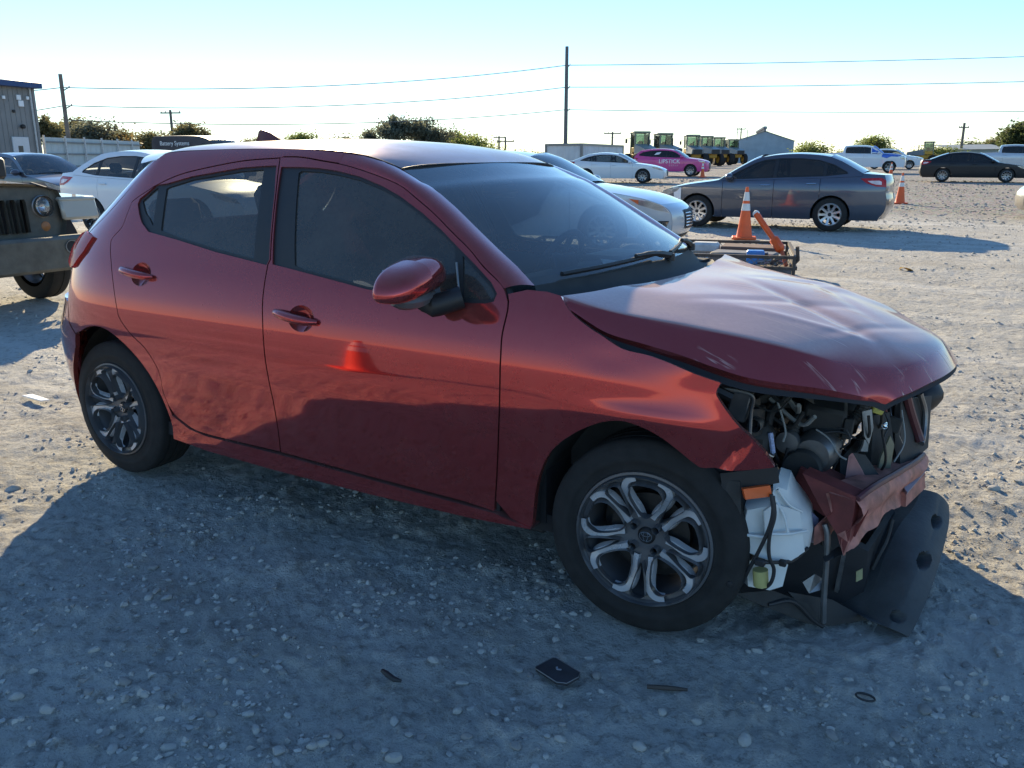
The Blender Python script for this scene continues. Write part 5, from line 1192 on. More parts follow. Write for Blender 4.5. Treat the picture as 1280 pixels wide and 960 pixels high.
    for xc in(wb/2,-wb/2):
        for sg in(-1,1):
            park_wheel(root,xc,sg*(w-.125),wr,sg,spokes,rim)
            mb=MB(); mb.grid(lambda u,v:(xc+ra*math.cos(math.pi*u),sg*(w-.03-.30*v),wr+ra*math.sin(math.pi*u)),13,3); mb.box((xc,sg*(w-.34),wr+ra*.35),(ra*1.9,.01,ra*1.1)); mb.obj('wheel_housing',DARK,root)
    root['S']=0; del root['S']
    return root,S,P,strip
def side_text(txt,P,root,x,z,size,mat,name,mir=False,gap=.012):
    """flat lettering laid on a car's right or left side"""
    cu=bpy.data.curves.new('lettering','FONT'); cu.body=txt; cu.size=size; cu.extrude=.002; cu.offset=.006*size
    o=bpy.data.objects.new('t',cu); COL.objects.link(o)
    dg=bpy.context.evaluated_depsgraph_get(); me=bpy.data.meshes.new_from_object(o.evaluated_get(dg)); bpy.data.objects.remove(o)
    V=np.array([v.co[:] for v in me.vertices])
    xx=x+V[:,0]; zz=z+V[:,1]; q=P(-xx,zz); q[:,1]-=gap+V[:,2]
    for v,p in zip(me.vertices,q): v.co=p
    me.materials.clear(); return link(name,me,mat,root)

def onground(x,y): return (x,y,float(rise(x,y)))
SILV=paint('grey_metallic',(.065,.080,.115),metal=.75,rough=.32,dust=.07)
WHITE=paint('white_paint',(.72,.73,.74),metal=0,rough=.35,dust=.05)
WHITEM=paint('silver_white',(.50,.52,.55),metal=.3,rough=.33,dust=.06)
BLACK=paint('black_paint',(.004,.004,.006),metal=.0,rough=.5,coat=.12,dust=.006)
PINK=paint('pink_wrap',(.62,.045,.24),metal=0,rough=.4,coat=.6,dust=.06)
NAVY=paint('dark_blue_paint',(.03,.035,.06),metal=.4,rough=.3,dust=.10)
BRONZE=paint('dark_grey_paint',(.045,.043,.05),metal=.5,rough=.3,dust=.08)
BEIGE=paint('beige_paint',(.33,.30,.25),metal=.4,rough=.35,dust=.1)
GS,gS,gP,gst=park('grey_sedan','grey sedan with white tape on its front fender, parked behind the orange cone','car','sedan',(-4.13,15.42,0),184.8,SILV,sc=(.975,1,1),spokes=9,rim=plain('bright_alloy',(.55,.55,.56),.3,.7,var=.1),chrome=True,seats=True)
# strip of white tape across the fender of the grey sedan (left side faces the camera)
def patch(root,P,poly,mat,name,mir,off=.008): return panel(name,P,[(-x,z) for x,z in poly],mat,root,res=.05,flange=.002,off=off,mirror=mir)
patch(GS,gP,[(1.66,.80),(1.84,.795),(1.80,.52),(1.66,.53)],plain('white_tape',(.75,.76,.76),.6,var=.06),'tape_strip',True)
park('black_sedan','black sedan with machined alloy wheels parked across the far lot','car','coupe_sedan',onground(-2.62,46.95),4.8,BLACK,sc=(1.0,1,1),spokes=10)
AL,aS,aP,_=park('white_sedan','white sedan parked in front of the pink vehicle','car','coupe_sedan',onground(-18.0,37.55),17,WHITE,spokes=10,win=GLL,sc=(1,1,1.0))
PK,pS,pP,_=park('pink_crossover','bright pink crossover with white lettering on its doors and damaged nose','car','suv',onground(-19.9,49.7),11,PINK,spokes=10,sc=(1,1,1.0))
WH=plain('white_lettering',(.85,.85,.84),.6,var=.04)
side_text('LIPSTICK',pP,PK,-.62,.80,.34,WH,'lettering')
for k in range(5): side_text('I',pP,PK,.05+k*.12,.62,.13,WH,'small_lettering')
patch(PK,pP,[(-.95,1.30),(-.80,1.44),(-.52,1.47),(-.62,1.34)],plain('window_sticker',(.8,.78,.8),.6),'window_sticker',False,off=.004)
TRK,tS,tP,tst=park('white_pickup','white pickup truck with blue film taped over its hood and windshield','pickup','pickup',onground(-11.05,63.7),10,WHITE,spokes=6,grille=True,sc=(1,1,1))
BLUE=plain('blue_film',(.03,.13,.55),.35,var=.35,scale=5,bmp=.01,spec=.6)
patch(TRK,tP,[(2.55,1.19),(2.2,1.24),(1.6,1.28),(1.32,1.30),(1.30,1.10),(1.62,1.02),(1.9,1.14),(2.3,1.12)],BLUE,'film_flap',False,off=.02)
patch(TRK,tP,[(1.22,1.33),(.98,1.54),(.76,1.70),(.60,1.72),(.62,1.36)],BLUE,'film_flap',False,off=.006)
tst('film_hood',[(2.55,1.215),(2.4,1.24),(2.0,1.275),(1.6,1.295),(1.38,1.31)],.05,BLUE,o=.012)
tst('film_windscreen',[(1.36,1.32),(1.10,1.53),(.85,1.73),(.72,1.79)],.09,BLUE,o=.012)
for q in([(.62,1.70),(.66,1.74),(.98,1.55),(.93,1.52)],[(.60,1.40),(.95,1.44),(.95,1.39),(.60,1.35)],[(.55,1.74),(.61,1.74),(.63,1.30),(.57,1.30)]): patch(TRK,tP,q,WH,'white_tape',False,off=.02)
park('white_crossover','white crossover parked behind the pickup with blue film','car','suv',onground(-11.2,78.5),8,WHITE,spokes=10,win=GLL)
park('silver_pickup','pale pickup cab showing behind the black sedan at far right','pickup','pickup',onground(-1.4,66.5),4,WHITEM,spokes=6)
FU,fS,fP,fst=park('silver_white_sedan','pearl white sedan with chrome grille standing just behind the wrecked car','car','coupe_sedan',(-6.342,9.426,0),10,WHITEM,sc=(1,1,1.03),spokes=10,amber=True,chrome=True,win=GLD)
patch(FU,fP,[(2.34,.38),(2.39,.50),(2.24,.50),(2.20,.38)],BLK,'fog_lamp_recess',False,off=.006); patch(FU,fP,[(2.35,.40),(2.375,.48),(2.29,.48),(2.26,.40)],CHR,'fog_lamp',False,off=.012)
WL,wS,wP,_=park('white_saloon','white sedan with dark side windows parked behind the red car tail','car','sedan',(-13.2,7.75,0),5,WHITE,spokes=10,win=GLL,sc=(1,1,1.03))
park('dark_blue_sedan','dark blue sedan seen over the off-road vehicle hood at left edge','car','sedan',(-21.569,9.841,0),2,NAVY,spokes=10,win=GLL,sc=(1,1,1.02))
park('dark_van','dark panel van with pale lettering on its upper side','van','van',onground(-36.2,27.0),8,plain('van_brown',(.06,.05,.055),.4,.2),spokes=6,seats=False)
VAN=bpy.data.objects['dark_van']
# lettering band on the van side
def van_text():
    cu=bpy.data.curves.new('l','FONT'); cu.body='Battery Systems'; cu.size=.30; cu.extrude=.002
    o=bpy.data.objects.new('t',cu); COL.objects.link(o); me=bpy.data.meshes.new_from_object(o.evaluated_get(bpy.context.evaluated_depsgraph_get())); bpy.data.objects.remove(o)
    for v in me.vertices: v.co=(v.co.x-1.9,-.99-v.co.z,v.co.y+1.80)
    me.materials.clear(); link('lettering',me,WH,VAN)
van_text()
RC,rS,rP,_=park('damaged_car','front corner of a damaged beige car at the right edge of the lot','car','sedan',(2.557,21.137,0.027),186,BEIGE,spokes=10,sc=(1,1,1),grille=False)
# ---- off-road vehicle at the left edge: upright slotted grille, round lamps, flat fenders, tube bumper
def off_roader():
    root=empty('off_road_vehicle',(-8.9,1.13,0),R(2)); tag(root,'dark off-road vehicle with round headlamps, slotted grille and heavy steel bumper','car')
    G_=plain('dusty_grille_paint',(.085,.078,.062),.5,.1,var=.4,bmp=.001); TAN=paint('offroader_white',(.38,.35,.28),metal=0,rough=.4,dust=.14); BM=plain('bumper_olive_dusty',(.10,.092,.072),.6,var=.4,bmp=.002)
    # grille panel outlined with a rounded top, seven slots and two lamp holes
    out=[(-.66,.68),(-.70,.80),(-.70,1.02),(-.66,1.10),(-.50,1.14),(0,1.155),(.50,1.14),(.66,1.10),(.70,1.02),(.70,.80),(.66,.68)]
    holes=[]
    for k in range(7):
        c=(k-3)*.095; holes.append([(c-.027,.73),(c+.027,.73),(c+.030,1.0),(c+.02,1.03),(c-.02,1.03),(c-.03,1.0)])
    for s in(-1,1): holes.append([(s*.50+.096*math.cos(a),.96+.096*math.sin(a)) for a in np.linspace(0,6.283,25)[:-1]])
    GP=lambda u,v:np.stack([1.72+0*u-.10*(v-.7)-.05*(u/.7)**4,-u,v],-1)
    panel('grille_panel',GP,out,G_,root,holes=holes,res=.06,bstep=.04,flange=.05,flip=True)
    MB().box((1.60,0,.88),(.02,1.0,.45)).obj('radiator_core',DARK,root)
    for s in(-1,1):
        mb=MB(); mb.lathe([(.096,.0),(.092,.02),(.085,.026),(.0,.034)],24,'X',(1.675,s*.50,.96)); l=mb.obj('headlamp',LENS,root)
        MB().lathe([(.09,.012),(.05,-.03),(.0,-.05)],20,'X',(1.675,s*.50,.96)).obj('lamp_reflector',CHR,l)
        MB().lathe([(.104,-.01),(.106,.018),(.094,.024),(.092,0)],24,'X',(1.675,s*.50,.96)).obj('lamp_bezel',STEEL,l)
        MB().lathe([(.0,.03),(.045,.02),(.05,0)],16,'X',(1.685,s*.50,.775)).obj('turn_signal',plain('amber_dull',(.35,.13,.04),.4),root)
        # flat fender
        mb=MB(); mb.box((1.22,s*.86,1.03),(1.0,.38,.05),(0,.03,0),bev=.02); mb.box((1.70,s*.86,.93),(.06,.38,.22),(0,-.25,0),bev=.02); mb.obj('fender',TAN,root)
        mb=MB(); mb.grid(lambda u,v:(1.05+.50*math.cos(math.pi*u),s*(.66+.3*v),.40+.55*math.sin(math.pi*u)),12,3); mb.obj('fender_liner',DARK,root)
        MB().tube([(1.60,s*.62,1.12),(1.3,s*.66,1.16)],.02,6).obj('hood_catch',BLK,root)
    def hd(u,v): 
        y=2*v-1; return (1.66-1.25*u,y*(.60+.14*u),1.13+.06*u+.035*(1-y**4)+.02*(1-abs(y))**.5)
    MB().grid(hd,12,18).obj('hood',TAN,root)
    for s in(-1,1): MB().grid(lambda u,v:(1.66-1.25*u,s*(.60+.14*u+.01*v),1.13+.06*u-.30*v),8,4).obj('hood_side',TAN,root)
    mb=MB(); mb.box((1.95,0,.54),(.16,1.62,.32),bev=.03); b=mb.obj('front_bumper',BM,root)
    for s in(-1,1):
        MB().lathe([(.05,.0),(.055,.012),(.062,.012),(.062,-.01)],18,'X',(2.03,s*.52,.60)).obj('fog_lamp_ring',STEEL,b); MB().lathe([(0,.006),(.05,.004)],18,'X',(2.028,s*.52,.60)).obj('fog_lamp',DARK,b)
        MB().box((1.93,s*.80,.63),(.14,.16,.12),(0,0,s*-.5),bev=.02).obj('bumper_wing',BM,b)
        MB().box((1.75,s*.4,.55),(.35,.10,.14),bev=.01).obj('frame_horn',DARK,root)
    ws=[(.42,1.19),(.05,1.72)]
    MB().grid(lambda u,v:(.42-.34*u,(2*v-1)*(.70-.06*u),1.19+.50*u),4,6).obj('windscreen',GLL,root)
    for s in(-1,1): MB().tube([(.42,s*.72,1.18),(.08,s*.66,1.70)],.035,6).obj('windscreen_post',TAN,root)
    mb=MB(); mb.box((-.85,0,1.76),(1.9,1.36,.10),bev=.04); mb.obj('hard_top',BLK,root)
    mb=MB(); mb.box((-.75,0,.95),(2.2,1.50,.62),bev=.08); mb.obj('body_tub',TAN,root)
    for s in(-1,1):
        mb=MB(); mb.box((.30,s*.92,1.30),(.10,.16,.22),bev=.03); mb.obj('door_mirror',BLK,root)
        for x in(1.05,-1.35): park_wheel(root,x,s*.78,.40,s,5,STEEL)
off_roader()
# ---- traffic cones
ORG=plain('cone_orange',(.80,.13,.035),.55,var=.12,scale=6,spec=.4); REFL=plain('cone_collar',(.72,.70,.66),.4,var=.1,scale=14)
def cone(x,y,label,h=.91,rz=0):
    root=empty('traffic_cone',onground(x,y),rz); tag(root,label,'cone','orange traffic cones')
    k=h/.91; r=lambda z:.140-.112*(z/.88)
    MB().box((0,0,.022*k),(.42*k,.42*k,.04*k),bev=.012).obj('base',ORG,root)
    prof=[(.15*k,.03*k),(.138*k,.05*k)]+[(r(z)*k,z*k) for z in(.2,.4,.6,.8,.88)]+[(.024*k,.905*k),(.016*k,.905*k),(.016*k,.86*k)]
    b=MB().lathe(prof,28,'Z').obj('cone_body',ORG,root)
    for z0,z1 in((.50,.62),(.67,.82)): MB().lathe([((r(z0)+.0025)*k,z0*k),((r(z1)+.0025)*k,z1*k)],28,'Z').obj('reflective_collar',REFL,root)
cone(-3.67,12.26,'orange traffic cone with white bands right behind the mesh trailer',rz=.3)
cone(-2.97,25.41,'leaning orange cone standing alone on the gravel behind the grey sedan',rz=.2)
cone(-7.0,50.2,'far orange cone in front of the pickup with blue film')
cone(-17.2,48.0,'faded cone in front of the pink crossover nose')
cone(-3.1,-3.2,'cone standing behind the camera, mirrored in the red car doors',rz=.5)
# ---- mesh-sided trailer with its load
def trailer():
    root=empty('utility_trailer',(-2.704,6.999,0),R(17)); tag(root,'low utility trailer with wire mesh sides and rusty rails','trailer')
    RST=plain('rusty_steel',(.085,.07,.06),.7,.4,var=.5,scale=14,bmp=.002); 
    L,W2,z0,z1=3.2,1.7,.06,.36
    x1=1.15; x0=x1-L; y0,y1=-.85,.85
    for y,nm in((y0,'near'),(y1,'far')):
        for z in(z1,.24): MB().box(((x0+x1)/2,y,z),(L,.035,.035)).obj('side_rail',RST,root)
        for k in range(6): MB().box((x1-.02-k*(L-.04)/5,y,(z1+z0)/2),(.035,.04,z1-z0+.03)).obj('post',RST,root)
    for x in(x0,x1):
        for z in(z1,.24): MB().box((x,0,z),(.035,1.66,.035)).obj('end_rail',RST,root)
    mb=MB()
    def wire(a,b): mb.tube([a,b],.0035,4,False)
    st=.075
    for y in(y0,y1):
        n=int(L/st)
        for k in range(-6,n):
            for sg in(1,-1):
                xa=x0+k*st; za,zb=.08,z1; d=(zb-za)
                xb=xa+d; a=(xa,y,za if sg>0 else zb); b=(xb,y,zb if sg>0 else za)
                if xa<x0 or xb>x1: continue
                wire(a,b)
    for x in(x1,):
        for k in range(-5,22):
            for sg in(1,-1):
                ya=y0+k*st; yb=ya+.32
                if ya<y0 or yb>y1: continue
                wire((x,ya,.08 if sg>0 else z1),(x,yb,z1 if sg>0 else .08))
    m=mb.obj('wire_mesh',plain('galvanised_wire',(.30,.30,.29),.5,.7),root); m['kind']='stuff'
    MB().box(((x0+x1)/2,0,.10),(L,1.7,.05)).obj('deck',plain('trailer_planks',(.20,.15,.10),.85,var=.4,scale=6),root)
    MB().tube([(x1-.05,-.80,.25),(x1+.02,-.82,.33),(x1+.0,-.85,.48)],.02,6).obj('tie_rod',RST,root)
    for y in(y0-.12,y1+.12): park_wheel(root,-.6,y,.24,1 if y>0 else -1,5,STEEL)
trailer()
def thing(mb,name,mat,label,cat,smooth=40): o=mb.obj(name,mat,None,smooth); return tag(o,label,cat)
p0=Vector((-1.93,6.88,0.79)); p1=Vector((-1.69,6.83,0.51)); p2=Vector((-1.51,6.73,0.24))
root=empty('lifting_bar',tuple(p2)); tag(root,'bright orange lever tool leaning out of the trailer','tool')
OR2=plain('tool_orange',(.75,.10,.015),.4,var=.12)
def sub(mb,name,mat,root,smooth=40):
    o=mb.obj(name,mat,root,smooth); o.location=-root.location; return o
sub(MB().tube([p0,p0.lerp(p1,.5),p1],[.036,.034,.03],10),'lever_arm',OR2,root)
d=(p1-p0).normalized(); q=d.to_track_quat('X','Z').to_matrix()
sub(MB().box(p1+d*.06,(.20,.08,.11),q,bev=.03),'ratchet_head',OR2,root); sub(MB().tube([p1+d*.15,p2],.022,8),'lever_shaft',plain('tool_orange_dirty',(.45,.09,.03),.6,var=.3),root)
sub(MB().lathe([(.0,.02),(.036,.02),(.04,0),(.036,-.02),(0,-.02)],14,'Y',tuple(p0)),'end_ring',plain('white_band',(.7,.7,.68),.5),root)
thing(MB().box((-1.93,6.97,0.29),(.20,.16,.16),(0,0,.3),bev=.015),'blue_box',plain('blue_plastic',(.05,.25,.62),.45),'small blue box lying in the mesh trailer','box')
thing(MB().box((-2.13,7.2,0.26),(.75,.35,.12),(0,0,.1),bev=.02),'metal_case',plain('dusty_grey_case',(.16,.15,.14),.6,.3,var=.3),'dusty grey metal case lying flat in the trailer','case')
thing(MB().box((-2.2,7.67,0.32),(.68,.30,.06),(.05,0,.12),bev=.01),'wooden_board',plain('weathered_board',(.17,.10,.075),.8,var=.4,scale=5),'weathered brown board lying across the trailer load','board')
thing(MB().box((-2.74,7.57,0.31),(.34,.22,.13),(0,0,.2),bev=.03),'white_block',plain('pale_block',(.55,.55,.53),.7),'pale block lying at the left of the trailer load','block')
o=MB(); 
for k in range(9):
    c=Vector((-1.73,6.97,0.26)); o.tube([c+Vector((rng.uniform(-.15,.15),rng.uniform(-.1,.1),rng.uniform(-.05,.08))) for _ in range(3)],.018,6)
thing(o,'scrap_pile',plain('scrap_steel',(.26,.26,.26),.4,.7,var=.4),'tangle of grey scrap metal at the right end of the trailer','scrap')
# ---- litter on the lot
thing(MB().grid(lambda u,v:((u-.5)*.075,(v-.5)*.04+.005*math.sin(5*u),.012*math.sin(3*u+2*v)+.004),5,4),'dry_leaf',plain('yellow_leaf',(.45,.27,.05),.7),'curled yellow leaf lying on the sunlit gravel','leaf').location=(-0.57,9.096,0)
bpy.data.objects['dry_leaf'].scale=(2.2,2.2,2.2)
g0=Vector((-0.091,-1.112,0)); 
pl=[(-.052,-.028),(-.046,-.034),(.035,-.034),(.056,-.020),(.058,.018),(.046,.034),(-.045,.034),(-.052,.028)]
root=empty('trim_plate',(g0.x,g0.y,.012),R(-38)); root.rotation_euler=(R(4),R(-3),R(-20)); root.scale=(1.12,1.12,1.12); tag(root,'flat black plastic trim plate lying on the shaded gravel','car part')
MB().prism(pl,0,.007,'Z').obj('plate_body',plain('dull_black_plate',(.03,.03,.034),.65,var=.4,scale=30),root)
MB().tube([(*p,.0075) for p in pl]+[(*pl[0],.0075)],.0012,5).obj('plate_rim',STEEL,root); MB().prism([(-.014,.006),(-.004,.0),(.006,.006),(.004,.010),(-.004,.005),(-.012,.011)],.007,.0085,'Z').obj('plate_mark',plain('grey_print',(.3,.3,.32),.5),root)
g1=Vector((-0.483,-1.374,0)); thing(MB().tube([(-.035,.01,.012),(-.01,0,.016),(.02,-.006,.014),(.04,.002,.010)],[.006,.009,.008,.004],6),'plastic_shard',BLK,'short black plastic shard on the ground left of the trim plate','car part').location=(g1.x,g1.y,0)
g2=Vector((0.664,-0.767,0)); thing(MB().tube([(.024*math.cos(a),.016*math.sin(a),.008) for a in np.linspace(0,6.28,20)],.003,6),'rubber_ring',BLK,'small black rubber ring lying on the shaded ground','ring').location=(g2.x,g2.y,0)
g3=Vector((0.196,-1.016,0)); thing(MB().tube([(-.05,-.02,.01),(0,0,.012),(.05,.025,.01)],[.006,.007,.004],6),'wood_splinter',plain('dark_wood',(.07,.055,.045),.8),'dark splinter of wood on the shaded ground','twig').location=(g3.x,g3.y,0)
g4=Vector((-4.138,-0.284,0)); thing(MB().prism([(-.11,-.02),(.1,-.025),(.12,.015),(-.09,.03)],.01,.016,'Z'),'white_strip',WH,'white strip of plastic lying in the off-road vehicle shadow','litter').location=(g4.x,g4.y,0)

# ---------------------------------------------------------------- buildings, fences, poles, machines, trees
def wallbox(name,P0,P1,h,th,mat,parent=None):
    a=Vector((*P0[:2],0)); b=Vector((*P1[:2],0)); c=(a+b)/2; d=b-a; z=float(rise(c.x,c.y))
    mb=MB(); mb.box((c.x,c.y,z+h/2-.3),(d.length,th,h+.6),Matrix.Rotation(math.atan2(d.y,d.x),3,'Z')); return mb.obj(name,mat,parent,0)
def metal_wall(name,col):
    if name in MATS: return MATS[name]
    m,nt,b=nmat(name); co=coords(nt)
    c=ramp(nt,noise(nt,co,.8,5),[(.3,tuple(x*.85 for x in col)),(.7,tuple(min(1,x*1.1) for x in col))]); nt.links.new(c,b.inputs['Base Color']); b.inputs['Roughness'].default_value=.6; MATS[name]=m; return m
def office():
    a=Vector((-44.2,17.71,1.25)); b=Vector((-45.65,24.11,1.24)); a.z=b.z=0
    root=empty('office_building',(b.x,b.y,.2)); tag(root,'grey metal building with blue roof trim and white door','building')
    d=(a-b); L=d.length; ang=math.atan2(d.y,d.x); root.rotation_euler=(0,0,ang)
    H=4.75; wm=metal_wall('grey_cladding',(.24,.235,.225))
    sd=1 if (Matrix.Rotation(-ang,3,'Z')@(CAM-b)).y>0 else -1
    MB().box((L/2,-sd*4,H/2-.3),(L,8,H+.6)).obj('wall',wm,root,0)
    # standing ribs of the cladding
    mb=MB()
    for k in range(int(L/.3)): mb.box((.15+k*.3,sd*.012,H/2),(.04,.024,H))
    o=mb.obj('cladding_ribs',wm,root,0); o['kind']='stuff'
    MB().box((L/2,-sd*3.9,H+.10),(L+.4,8.6,.30),bev=.03).obj('roof_trim',plain('blue_trim',(.02,.06,.17),.5),root)
    dr=MB().box((1.35,sd*.05,1.15),(1.0,.08,2.15),bev=.01).obj('door',plain('white_door',(.62,.62,.62),.5,var=.06),root); MB().box((1.42,sd*.095,1.35),(.28,.02,.85)).obj('door_window',plain('door_glass',(.05,.06,.07),.15),dr)
    MB().box((1.15,sd*.15,2.75),(.22,.22,.20),bev=.05).obj('wall_lamp',BLK,root)
    for x,z,s,m in((1.0,3.9,.30,WH),(1.1,4.2,.25,WH),(2.0,4.15,.16,WH),(1.5,3.5,.14,BLK),(.55,4.2,.16,WH)): MB().box((x,sd*.06,z),(s,.08,s),bev=.01).obj('wall_box',m,root)
    MB().tube([(.35,sd*.06,4.7),(.35,sd*.06,.1)],.05,8).obj('downpipe',plain('pipe_grey',(.5,.5,.48),.5),root)
office()
def fence():
    a=Vector((-46.62,24.72,1.23)); b=Vector((-55.76,37.31,1.18)); a.z=b.z=0; d=b-a; L=d.length
    root=empty('metal_fence',(a.x,a.y,float(rise(a.x,a.y))),math.atan2(d.y,d.x)); tag(root,'pale corrugated metal fence running behind the white sedan','fence')
    m=metal_wall('fence_sheet',(.50,.56,.56)); n=int(L/.9)
    import_sheet=MB(); w=.9
    pts=[]
    for k in range(13): pts.append((w*k/12,.02 if k%3 else -.02))
    vs=[(x,y,z) for z in(0,2.25) for x,y in pts]; fs=[(i,i+1,13+i+1,13+i) for i in range(12)]
    me=MB().add(vs,fs).mesh('sheet',0)
    for k in range(n):
        o=bpy.data.objects.new('fence_sheet',me); COL.objects.link(o); o.parent=root; o.location=(k*w,.004*(k%2),0)
        if k==0: me.materials.append(m)
    for z in(.65,1.35,2.0): MB().box((L/2,-.06,z),(L,.06,.08)).obj('fence_rail',plain('rail_dark',(.16,.18,.19),.6),root,0)
    for k in range(0,n,3): MB().box((k*w,-.12,1.15),(.09,.09,2.4)).obj('fence_post',plain('post_white',(.55,.56,.55),.6),root,0)
fence()
def container():
    c=Vector((-26.69,50.48,1.22)); a=Vector((-30.01,51.47,1.21)); b=Vector((-28.68,61.42,1.19))
    root=empty('storage_container',(c.x,c.y,float(rise(c.x,c.y)))); tag(root,'white corrugated storage container under the tall steel pole','container')
    m=metal_wall('container_white',(.62,.63,.62)); H=1.98
    for p,q,nm in((c,a,'end_wall'),(c,b,'side_wall')):
        d=(q-p); d.z=0; L=d.length; u=d.normalized(); n=Vector((-u.y,u.x,0)); 
        if n.dot(CAM-p)<0: n=-n
        vs=[];fs=[];k=int(L/.14)
        for i in range(k+1):
            off=.03 if (i//2)%2 else 0
            for z in(0,H): vs.append((u.x*L*i/k+n.x*off,u.y*L*i/k+n.y*off,z))
        fs=[(2*i,2*i+1,2*i+3,2*i+2) for i in range(k)]
        MB().add(vs,fs).obj(nm,m,root,0)
        MB().box((u.x*L/2+n.x*.03,u.y*L/2+n.y*.03,H),(L,.12,.14),Matrix.Rotation(math.atan2(u.y,u.x),3,'Z')).obj('top_rail',STEEL,root,0)
    e=a-c+b-c
    vs=[(0,0,H+.03),(a.x-c.x,a.y-c.y,H+.03),(e.x,e.y,H+.03),(b.x-c.x,b.y-c.y,H+.03)]; MB().add(vs,[(0,1,2,3)]).obj('roof',m,root,0)
    for p in(Vector((0,0,0)),a-c,b-c): MB().box((p.x,p.y,H/2),(.16,.16,H+.1)).obj('corner_post',STEEL,root,0)
container()
def barn():
    l=Vector((-40.66,127.37,2.16)); r=Vector((-33.1,132.06,2.17)); 
    u=(r-l); u.z=0; W=u.length; u.normalize(); n=Vector((-u.y,u.x,0)); 
    if n.dot(CAM-l)>0: n=-n
    root=empty('metal_barn',(l.x,l.y,.5),math.atan2(u.y,u.x)); tag(root,'grey metal barn with a gable end and roof vents beyond the loaders','barn')
    e,ap,D=3.3,4.6,26
    sh=R(-14)
    k=1 if (Matrix.Rotation(-math.atan2(u.y,u.x),3,'Z')@n).y>0 else -1
    pt=[(0,0),(W,0),(W,e),(W/2,ap),(0,e)]
    dx=lambda t:-.0*t+2.3*t/26
    vs=[(x,0,z) for x,z in pt]+[(x+2.3*0+6.0,k*D,z) for x,z in pt]
    MB().add(vs,[(0,1,2,3,4),(5,6,7,8,9),(1,6,7,2),(0,5,9,4)]).obj('wall',metal_wall('barn_wall',(.30,.36,.40)),root,0)
    q=.25
    MB().add([(W+q,-k*q,e-.1),(W/2,-k*q,ap+.06),(W/2+6,k*D,ap+.06),(W+q+6,k*D,e-.1)],[(0,1,2,3)]).obj('roof_slope',metal_wall('barn_roof',(.26,.24,.22)),root,0)
    MB().add([(-q,-k*q,e-.1),(W/2,-k*q,ap+.06),(W/2+6,k*D,ap+.06),(-q+6,k*D,e-.1)],[(0,1,2,3)]).obj('roof_slope',metal_wall('barn_roof',(.26,.24,.22)),root,0)
    for i in range(9):
        t=(i+.5)/9; MB().lathe([(.22,0),(.22,.35),(.34,.45),(.30,.75),(0,.8)],10,'Z',(W/2+6*t,k*D*t,ap)).obj('roof_vent',STEEL,root)
    for x in(-.6,.9): MB().tube([(W/2*.2+x,0,3.4),(W/2*.2+x,0,ap+.3)],.05,6).obj('vent_pipe',STEEL,root)
barn()
def shed():
    l=Vector((-10.94,126.23,1.88)); r=Vector((-4.69,130.12,1.89)); u=r-l; u.z=0; W=u.length
    root=empty('low_shed',(l.x,l.y,.5),math.atan2(u.y,u.x)); tag(root,'long low olive shed behind the black sedan','shed')
    MB().box((W/2,2.5,.95),(W,5,1.9)).obj('wall',metal_wall('shed_wall',(.30,.32,.27)),root,0); MB().add([(-.3,-.4,1.85),(W+.3,-.4,1.95),(W+.3,5.4,2.6),(-.3,5.4,2.5)],[(0,1,2,3)]).obj('roof',metal_wall('shed_roof',(.36,.37,.33)),root,0)
    MB().box((1.2,-.05,1.0),(1.5,.1,1.1)).obj('opening',plain('shed_glass',(.25,.3,.36),.3),root,0)
shed()
def farfence():
    a=Vector((-58.76,79.54,1.96)); b=Vector((-58.26,87.17,2)); d=b-a; d.z=0
    root=empty('low_wall',(a.x,a.y,.5),math.atan2(d.y,d.x)); tag(root,'pale low wall with posts under the far trees','wall')
    MB().box((d.length/2,0,.7),(d.length,.2,1.5)).obj('wall_panel',metal_wall('fence_sheet',(.5,.56,.56)),root,0)
    for k in range(4): MB().box((d.length*k/3,-.1,.95),(.14,.14,2.1)).obj('wall_post',WH,root,0)
farfence()
# ---- poles and wires
WOODP=plain('weathered_pole',(.17,.145,.12),.85,var=.3,scale=3); 
def pole(top,r,label,name='utility_pole',arms=(),cross=None,mat=None,lean=0):
    t=Vector(top); z=float(rise(t.x,t.y)); root=empty(name,(t.x,t.y,z)); tag(root,label,'pole')
    H=t.z-z
    MB().tube([(lean*H*.0,0,-.5),(0,0,H)],[r*1.25,r],12).obj('shaft',mat or WOODP,root)
    for zz,ln in arms:
        MB().tube([(0,0,zz-z-.25),(ln*.5,ln*.3,zz-z+.02)],.04,6).obj('bracket',STEEL,root); MB().lathe([(.0,.12),(.06,.1),(.04,.05),(.07,0)],8,'Z',(ln*.5,ln*.3,zz-z)).obj('insulator',plain('insulator',(.3,.25,.22),.3),root)
    if cross:
        cz,cl,ang=cross; u=Vector((math.cos(ang),math.sin(ang),0))
        MB().box((0,0,cz-z),(cl,.12,.14),Matrix.Rotation(ang,3,'Z')).obj('crossarm',WOODP,root)
        for s in(-.45,.45,-.25): MB().lathe([(.0,.2),(.06,.16),(.05,.05),(.03,0)],8,'Z',(u.x*s*cl,u.y*s*cl,cz-z+.06)).obj('insulator',plain('insulator',(.3,.25,.22),.3),root)
    return root
A1=Vector((-59.67,34.29,7.06)); M1=Vector((-37.22,67.67,10.82)); 
za=[Vector((-59.47,34.13,6.16)).z,Vector((-59.15,33.95,4.94)).z,Vector((-58.92,33.78,3.96)).z]; zm=[Vector((-37.06,67.28,9.26)).z,Vector((-36.8,66.86,7.42)).z,Vector((-36.53,66.43,5.51)).z]
pole(A1,.13,'leaning weathered utility pole behind the metal fence',arms=[(za[0],.9),(za[1],.9)])
